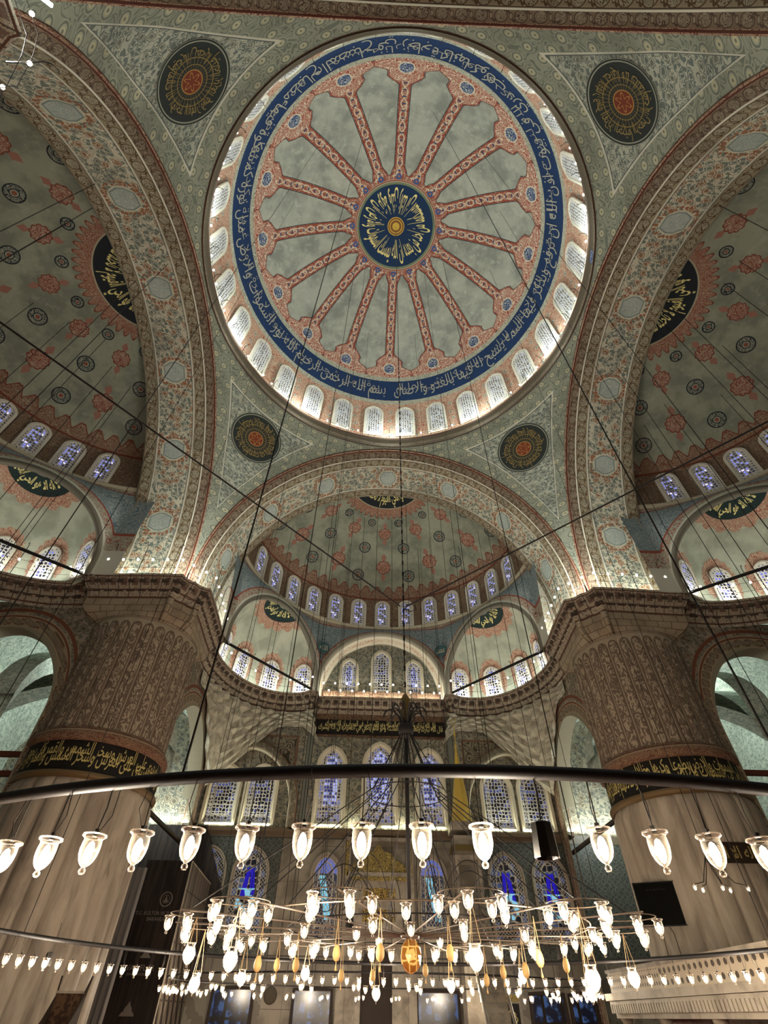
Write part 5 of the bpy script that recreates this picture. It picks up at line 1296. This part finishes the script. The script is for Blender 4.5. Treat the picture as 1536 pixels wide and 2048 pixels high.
# hanging egg ornaments and the big faceted ball
M_egg = mat('amber_egg_shell', color='#b7975f', rough=.5, spec=.3); M_amber = mat('amber_glass', lambda t: (lambda x, y, z: t.layers(hexc('#8a5a22'), (hexc('#d3b067'), t.vor(t.vec(x, y, z), 8., 'DISTANCE_TO_EDGE', .3, '3D')[0] < .07)))(*t.obj()), rough=.15, spec=.6)
mb = MB(); mb.lathe([(0, .1), (.03, .09), (.05, .05), (.06, 0), (.055, -.05), (.03, -.09), (0, -.1)], n=12); e0 = mb.build('egg', M_egg, None, True); EGm = e0.data; bpy.data.objects.remove(e0)
mb = MB(); mb.lathe([(.004, -.1), (.006, -.14), (.02, -.2), (0, -.2)], n=8); e0 = mb.build('tassel', M_egg, None, True); TSm = e0.data; bpy.data.objects.remove(e0)
for k in range(14):
    a = 2 * pi * (k + .5) / 14; r = 2.75 if k % 2 else 2.0; x, y, z = r * sin(a), -r * cos(a), -.42 - .06 * (k % 3)
    o = link(bpy.data.objects.new('hanging_egg', EGm), ch); o.location = (x, y, z); link(bpy.data.objects.new('tassel', TSm), o)
    hw = MB()
    for dx in (-.03, .03): hw.tube([(0, 0, -z), (dx, 0, .05)], .005, 4)
    hw.build('hanging_wire', M_brass, o)
bm = bpy.data.meshes.new('ball'); import bmesh
b_ = bmesh.new(); bmesh.ops.create_icosphere(b_, subdivisions=2, radius=.19); b_.to_mesh(bm); b_.free(); bm.materials.append(M_amber)
o = link(bpy.data.objects.new('faceted_amber_ball', bm), ch); o.location = (.01, 0, -.33); o.scale = (1, 1, 1.3)
for i in range(4):
    a = 2 * pi * (i + .5) / 4; x, y = 3.5 * sin(a), 3.5 * cos(a); mb = MB().tube([(x, y, .05), (x, y, top_z(x, y) - 2.7)], .011, 5); mb.build('suspension_cable', M_cable, ch)
for i in range(3):
    a = -.5 + .62 * i
tag(ch, 'central chandelier of clustered glass lamps round an iron pole with hooked crown', 'chandelier')
# stay wires at ten metres from the chain to the piers beside the viewer
for X, Y, z, l in ((-10.5, -10.5, 10.39, 'long dark stay wire from the chandelier chain up to the screens side edge'), (10.5, -10.5, 9.63, 'long dark stay wire from the chandelier chain up to the gallery side edge')):
    o = MB().tube([(.1 if X > 0 else -.1, 0, 9.78), (X, Y, z)], .02, 6).build('stay_wire', M_iron); tag(o, l, 'wire')
# far chandelier before the niche
fc = empty('niche_chandelier', (0, 16.4, 2.62)); mb = MB(); mb.tube([(8.6 * cos(a), 6.2 * sin(a), 0) for a in np.linspace(0, 2 * pi, 97)[:-1]], .03, 6, closed=True); mb.build('iron_ring', M_iron, fc, True)
k = 0
for i in range(30):
    a = 2 * pi * i / 30; x, y = 8.6 * cos(a), 6.2 * sin(a)
    for j in range(3):
        b = a + j * 2.1; lamp(fc, (x + .22 * cos(b), y + .22 * sin(b), -.25 - .06 * (j == 1)), s=1.15)
for i in range(8):
    a = 2 * pi * (i + .5) / 8; x, y = 8.6 * cos(a), 6.2 * sin(a); z = top_z(x, y + 16.4); mb = MB().tube([(x, y, 0), (x, y, z - 2.62)], .012, 5); mb.build('suspension_cable', M_cable, fc)
tag(fc, 'wide low chandelier of clustered lamps hanging before the niche wall', 'chandelier')
# small five-lamp branch on the gallery pier
br = empty('branch_chandelier', (11.62, 9.5, 4.95)); mb = MB()
for i in range(5):
    x = -.95 + .475 * i; y = (-.25, .15, -.3, .1, -.2)[i]; mb.tube([(0, 0, .95), (x * .3, y * .3, .5), (x * .6, y, .1), (x, y, .02)], .014, 5); lamp(br, (x, y, .02), s=1.0)
mb.build('branches', M_iron, br, True); mb = MB().tube([(0, 0, .95), (0, 0, 24.0)], .012, 5); mb.build('suspension_cable', M_cable, br)
tag(br, 'small five-lamp iron branch hanging before the gallery pier', 'chandelier')
# ================================================================= thin free cables
def cables(pts, label, group, zb=2.9):
    first = None
    for x, y in pts:
        h = top_z(x, y) - zb
        if first is None:
            first = MB().tube([(0, 0, 0), (0, 0, 1.)], .0165, 5).build('suspension_cable', M_cable); o = first
        else: o = link(first.copy())
        o.location = (x, y, zb); o.scale = (1, 1, h); tag(o, label, 'cable', group)
rnd = random.Random(3)
cables([(-13.5 - rnd.random() * 9, -6 + i * 1.35 + rnd.random() * .5) for i in range(12)], 'thin dark cable hanging straight down inside the half dome over the screens side', 'cables of the half dome over the screens side')
cables([(13.5 + rnd.random() * 9, -6 + i * 1.35 + rnd.random() * .5) for i in range(12)], 'thin dark cable hanging straight down inside the half dome over the gallery side', 'cables of the half dome over the gallery side')
cables([(-8.5 + i * 1.25 + rnd.random() * .4, 16.3 + rnd.random() * 6) for i in range(14)], 'thin dark cable hanging straight down inside the half dome before the niche', 'cables of the half dome before the niche')
# ================================================================= tie rods and beams
def rod(a, b, r, name, m, label, cat):
    o = MB().tube([a, b], r, 8).build(name, m, None, True); return tag(o, label, cat)
rod((-10.75, 17.15, 18.75), (-5.35, 23.75, 18.75), .09, 'tie_rod', M_iron, 'black iron tie rod across the exedra between screens pier and niche wall', 'tie rod')
rod((10.75, 17.15, 18.75), (5.35, 23.75, 18.75), .09, 'tie_rod', M_iron, 'black iron tie rod across the exedra between gallery pier and niche wall', 'tie rod')
rod((-17.1, 10.7, 18.75), (-23.8, 5.35, 18.75), .09, 'tie_rod', M_iron, 'black iron tie rod leaving the screens pier cornice toward the frame edge', 'tie rod')
rod((17.1, 10.7, 18.75), (23.8, 5.35, 18.75), .09, 'tie_rod', M_iron, 'black iron tie rod leaving the gallery pier cornice toward the frame edge', 'tie rod')
M_beam = mat('reddish_wooden_beam', color='#5e3524', rough=.7)
for sx, nm in ((-1, 'screens'), (1, 'gallery')):
    for z, w in ((10.05, 'upper'), (9.2, 'lower')):
        o = MB().box((sx * 20.9, 13.3, z), (4.6, .11, .11)).build('beam', M_beam); tag(o, '%s reddish wooden beam running outward from the %s pier band' % (w, nm), 'beam')
    o = MB().box((sx * 12.3, 20.9, 9.0), (.09, 4.3, .09)).build('beam', M_dkwood); tag(o, 'dark wooden beam from the %s pier to the niche wall ledge' % nm, 'beam')
for sx, nm in ((-1, 'screens'), (1, 'gallery')):
    fl = empty('flood_lamp', (sx * 10.8, 17.2, 18.86), sx * .69); mb = MB().box((0, 0, 0), (.34, .08, .07)); mb.build('tube', M_tube, fl); mb = MB().box((0, .1, .02), (.38, .03, .1)); mb.build('housing', M_iron, fl)
    tag(fl, 'glaring white flood lamp on the corner of the %s pier cornice' % nm, 'flood lamp')
fl = empty('flood_lamp', (-9.55, -12.05, 18.95), .6); MB().box((0, 0, 0), (.3, .04, .04)).build('tube', M_tube, fl); MB().box((-.1, -.3, -.12), (.03, .32, .03)).build('bracket', M_iron, fl); tag(fl, 'thin glaring white tube lamp at the very top edge above the screens side', 'flood lamp')
# ================================================================= lamp railings on the cornices
mb = MB(); mb.lathe([(0, .1), (.03, .08), (.055, .04), (.062, 0), (.05, -.04), (0, -.06)], n=8); o = mb.build('bulb', M_bulbs, None, True); SBm = o.data; bpy.data.objects.remove(o)
def railing(path, sg, label, z=18.62, bs=.85, two=False, off=-.12, hp=2.1, zl=1.05):
    P = np.array(path, float); d = np.gradient(P, axis=0); d /= np.linalg.norm(d, axis=1)[:, None] + 1e-9; n = np.stack([-d[:, 1], d[:, 0]], -1) * sg
    root = empty('lamp_railing', (P[0][0], P[0][1], z)); o0 = P[0]
    Q_ = P + n * off - o0; pst, _ = resample(Q_, 1.7); nn = np.stack([np.interp(np.linspace(0, 1, len(pst)), np.linspace(0, 1, len(n)), n[:, i]) for i in (0, 1)], -1)
    post = None
    for p, m_ in zip(pst, nn):
        a = atan2(m_[1], m_[0])
        if post is None:
            post = MB().tube([(0, 0, 0), (.06, 0, hp * .55), (.06, 0, hp * .85), (.14, 0, hp), (.32, 0, hp * 1.02), (.42, 0, hp * .94)], .02, 5).build('hooked_post', M_iron, root); o = post
        else: o = link(post.copy(), root)
        o.location = (p[0], p[1], 0); o.rotation_euler = (0, 0, a)
    for h in (zl, zl * .45):
        R_, _ = resample(Q_ + n * .06, .5); MB().tube([(x, y, h) for x, y in R_], .011, 4).build('wire', M_iron, root)
    for h, s_ in ((zl, 0),) + (((zl * .45, .5),) if two else ()):
        B_, _ = resample(Q_ + n * .09, bs)
        for k, (x, y) in enumerate(B_):
            if s_ and k + 1 < len(B_): x, y = (B_[k] + B_[k + 1]) / 2
            b = link(bpy.data.objects.new('bulb', SBm), root); b.location = (x, y, h - .04)
    tag(root, label, 'railing'); return root
i1 = 3; iw = len(half)
def part(path, f): return [p for p in path if f(*p)]
QLn = [p for p in QL]
mid = len(half) - 1
railing([(-4.5, 24.55), (0, 24.55), (4.5, 24.55)], -1, 'railing of small bulbs along the straight cornice under the three middle windows', two=True)
for sx, nm, path, sg in ((-1, 'screens', QL, 1), (1, 'gallery', QR, -1)):
    p = np.array(path); e1 = [tuple(q) for q in p[4:len(half) - 8]]
    railing(e1, sg, 'railing of small bulbs curving round the exedra by the %s pier' % nm, bs=.9)
    e2 = [tuple(q) for q in p[len(half) - 8:len(half) + 7]]
    railing(e2, sg, 'railing of small bulbs round the inner corner of the %s pier cornice' % nm)
    e3 = [tuple(q) for q in p[len(half) + 7:len(half) + 38]]
    railing(e3, sg, 'railing of small bulbs on the side exedra beyond the %s pier' % nm, bs=.9)
railing([(-10.35, -16.5), (-10.2, -13.2), (-10.2, -11.2), (-11.3, -10.2), (-13.2, -10.2), (-16.5, -10.3)], -1, 'hooked bulb railing at the upper corner of the frame above the screens side', bs=1.1)
railing([(11.88 * sin(a), 11.88 * cos(a)) for a in np.linspace(0, 2 * pi, 121)], -1, 'ring of bright bulbs on a railing round the foot of the great dome', z=34.36, bs=.86, off=-.05, hp=1.1, zl=.62)
# ================================================================= lights of the lower building
for sx in (-1, 1):
    # floods behind the lip of each exedra
    for k in range(6):
        phi = sx * HA; mx, my = 9.05 * sin(phi), SY + 9.05 * cos(phi); cx, cy = mx - 1.2 * sin(phi), my - 1.2 * cos(phi)
        a = phi + rad(-62 + 24.8 * k); x, y = cx + 4.45 * sin(a), cy + 4.45 * cos(a)
        alight((x, y, 18.72), P_EX / 6, 1.6, .12, (sin(a) * .12, cos(a) * .12, 1), NEUT)
        x2, y2 = (-y * (1 if sx < 0 else -1), -x * (1 if sx < 0 else -1)) if sx < 0 else (y, x)
        alight((x2, y2, 18.72), P_EX / 6, 1.6, .12, (0, 0, 1), NEUT)
    # floods at the feet of the great arches, on the pier cornices
    for (x, y, w) in ((10.75, 12.4, .55), (10.9, 15.3, .35), (10.8, 11.3, 1.0)):
        alight((sx * x, y, 18.75), P_ARCH / 3 * w, .9, .12, (sx * .12, .0, 1), NEUT)
        alight((sx * y, x, 18.75), P_ARCH / 3 * w, .9, .12, (0, .12, 1), NEUT)
    plight((sx * 10.9, -11.2, 19.4), P_ARCH * .5, NEUT, .2)
    plight((sx * 13.5, -10.7, 19.2), P_ARCH * .3, NEUT, .2)
for x in (-3.6, -1.2, 1.2, 3.6): alight((x, LY + .25, 18.75), P_LUN / 4, 2.0, .12, (0, .15, 1), NEUT)
for x in (-10.3, -8.0, -3.4, -1.1, 1.1, 3.4, 8.0, 10.3): alight((x, NY - .25, 10.12), P_LEDGE, 1.8, .08, (0, .12, 1), (1., 1., .78))
for sx in (-1, 1):
    for x in (13.2, 15.2, 17.2): alight((sx * x, NY - .4, 10.15), P_LEDGE * 1.3, 1.8, .1, (0, .2, 1), COOL)
# general light of the hanging lamps
for i in range(16):
    a = 2 * pi * i / 16; plight((8.0 * sin(a), 8.0 * cos(a), 2.2), P_RING, WARM, .25)
for i in range(6):
    a = 2 * pi * (i + .5) / 6; plight((3.4 * sin(a), 3.4 * cos(a), 2.3), P_CH, WARM, .25)
for x in (-8, -4, 0, 4, 8): plight((x, 20.0, 2.5), P_RING * 1.5, WARM, .3)
for (l, loc, d) in LIGHTS:
    o = bpy.data.objects.new(l.name, l); o.location = loc
    if d is not None: o.rotation_euler = mathutils.Vector(d).to_track_quat('-Z', 'Y').to_euler()
    COL.objects.link(o)
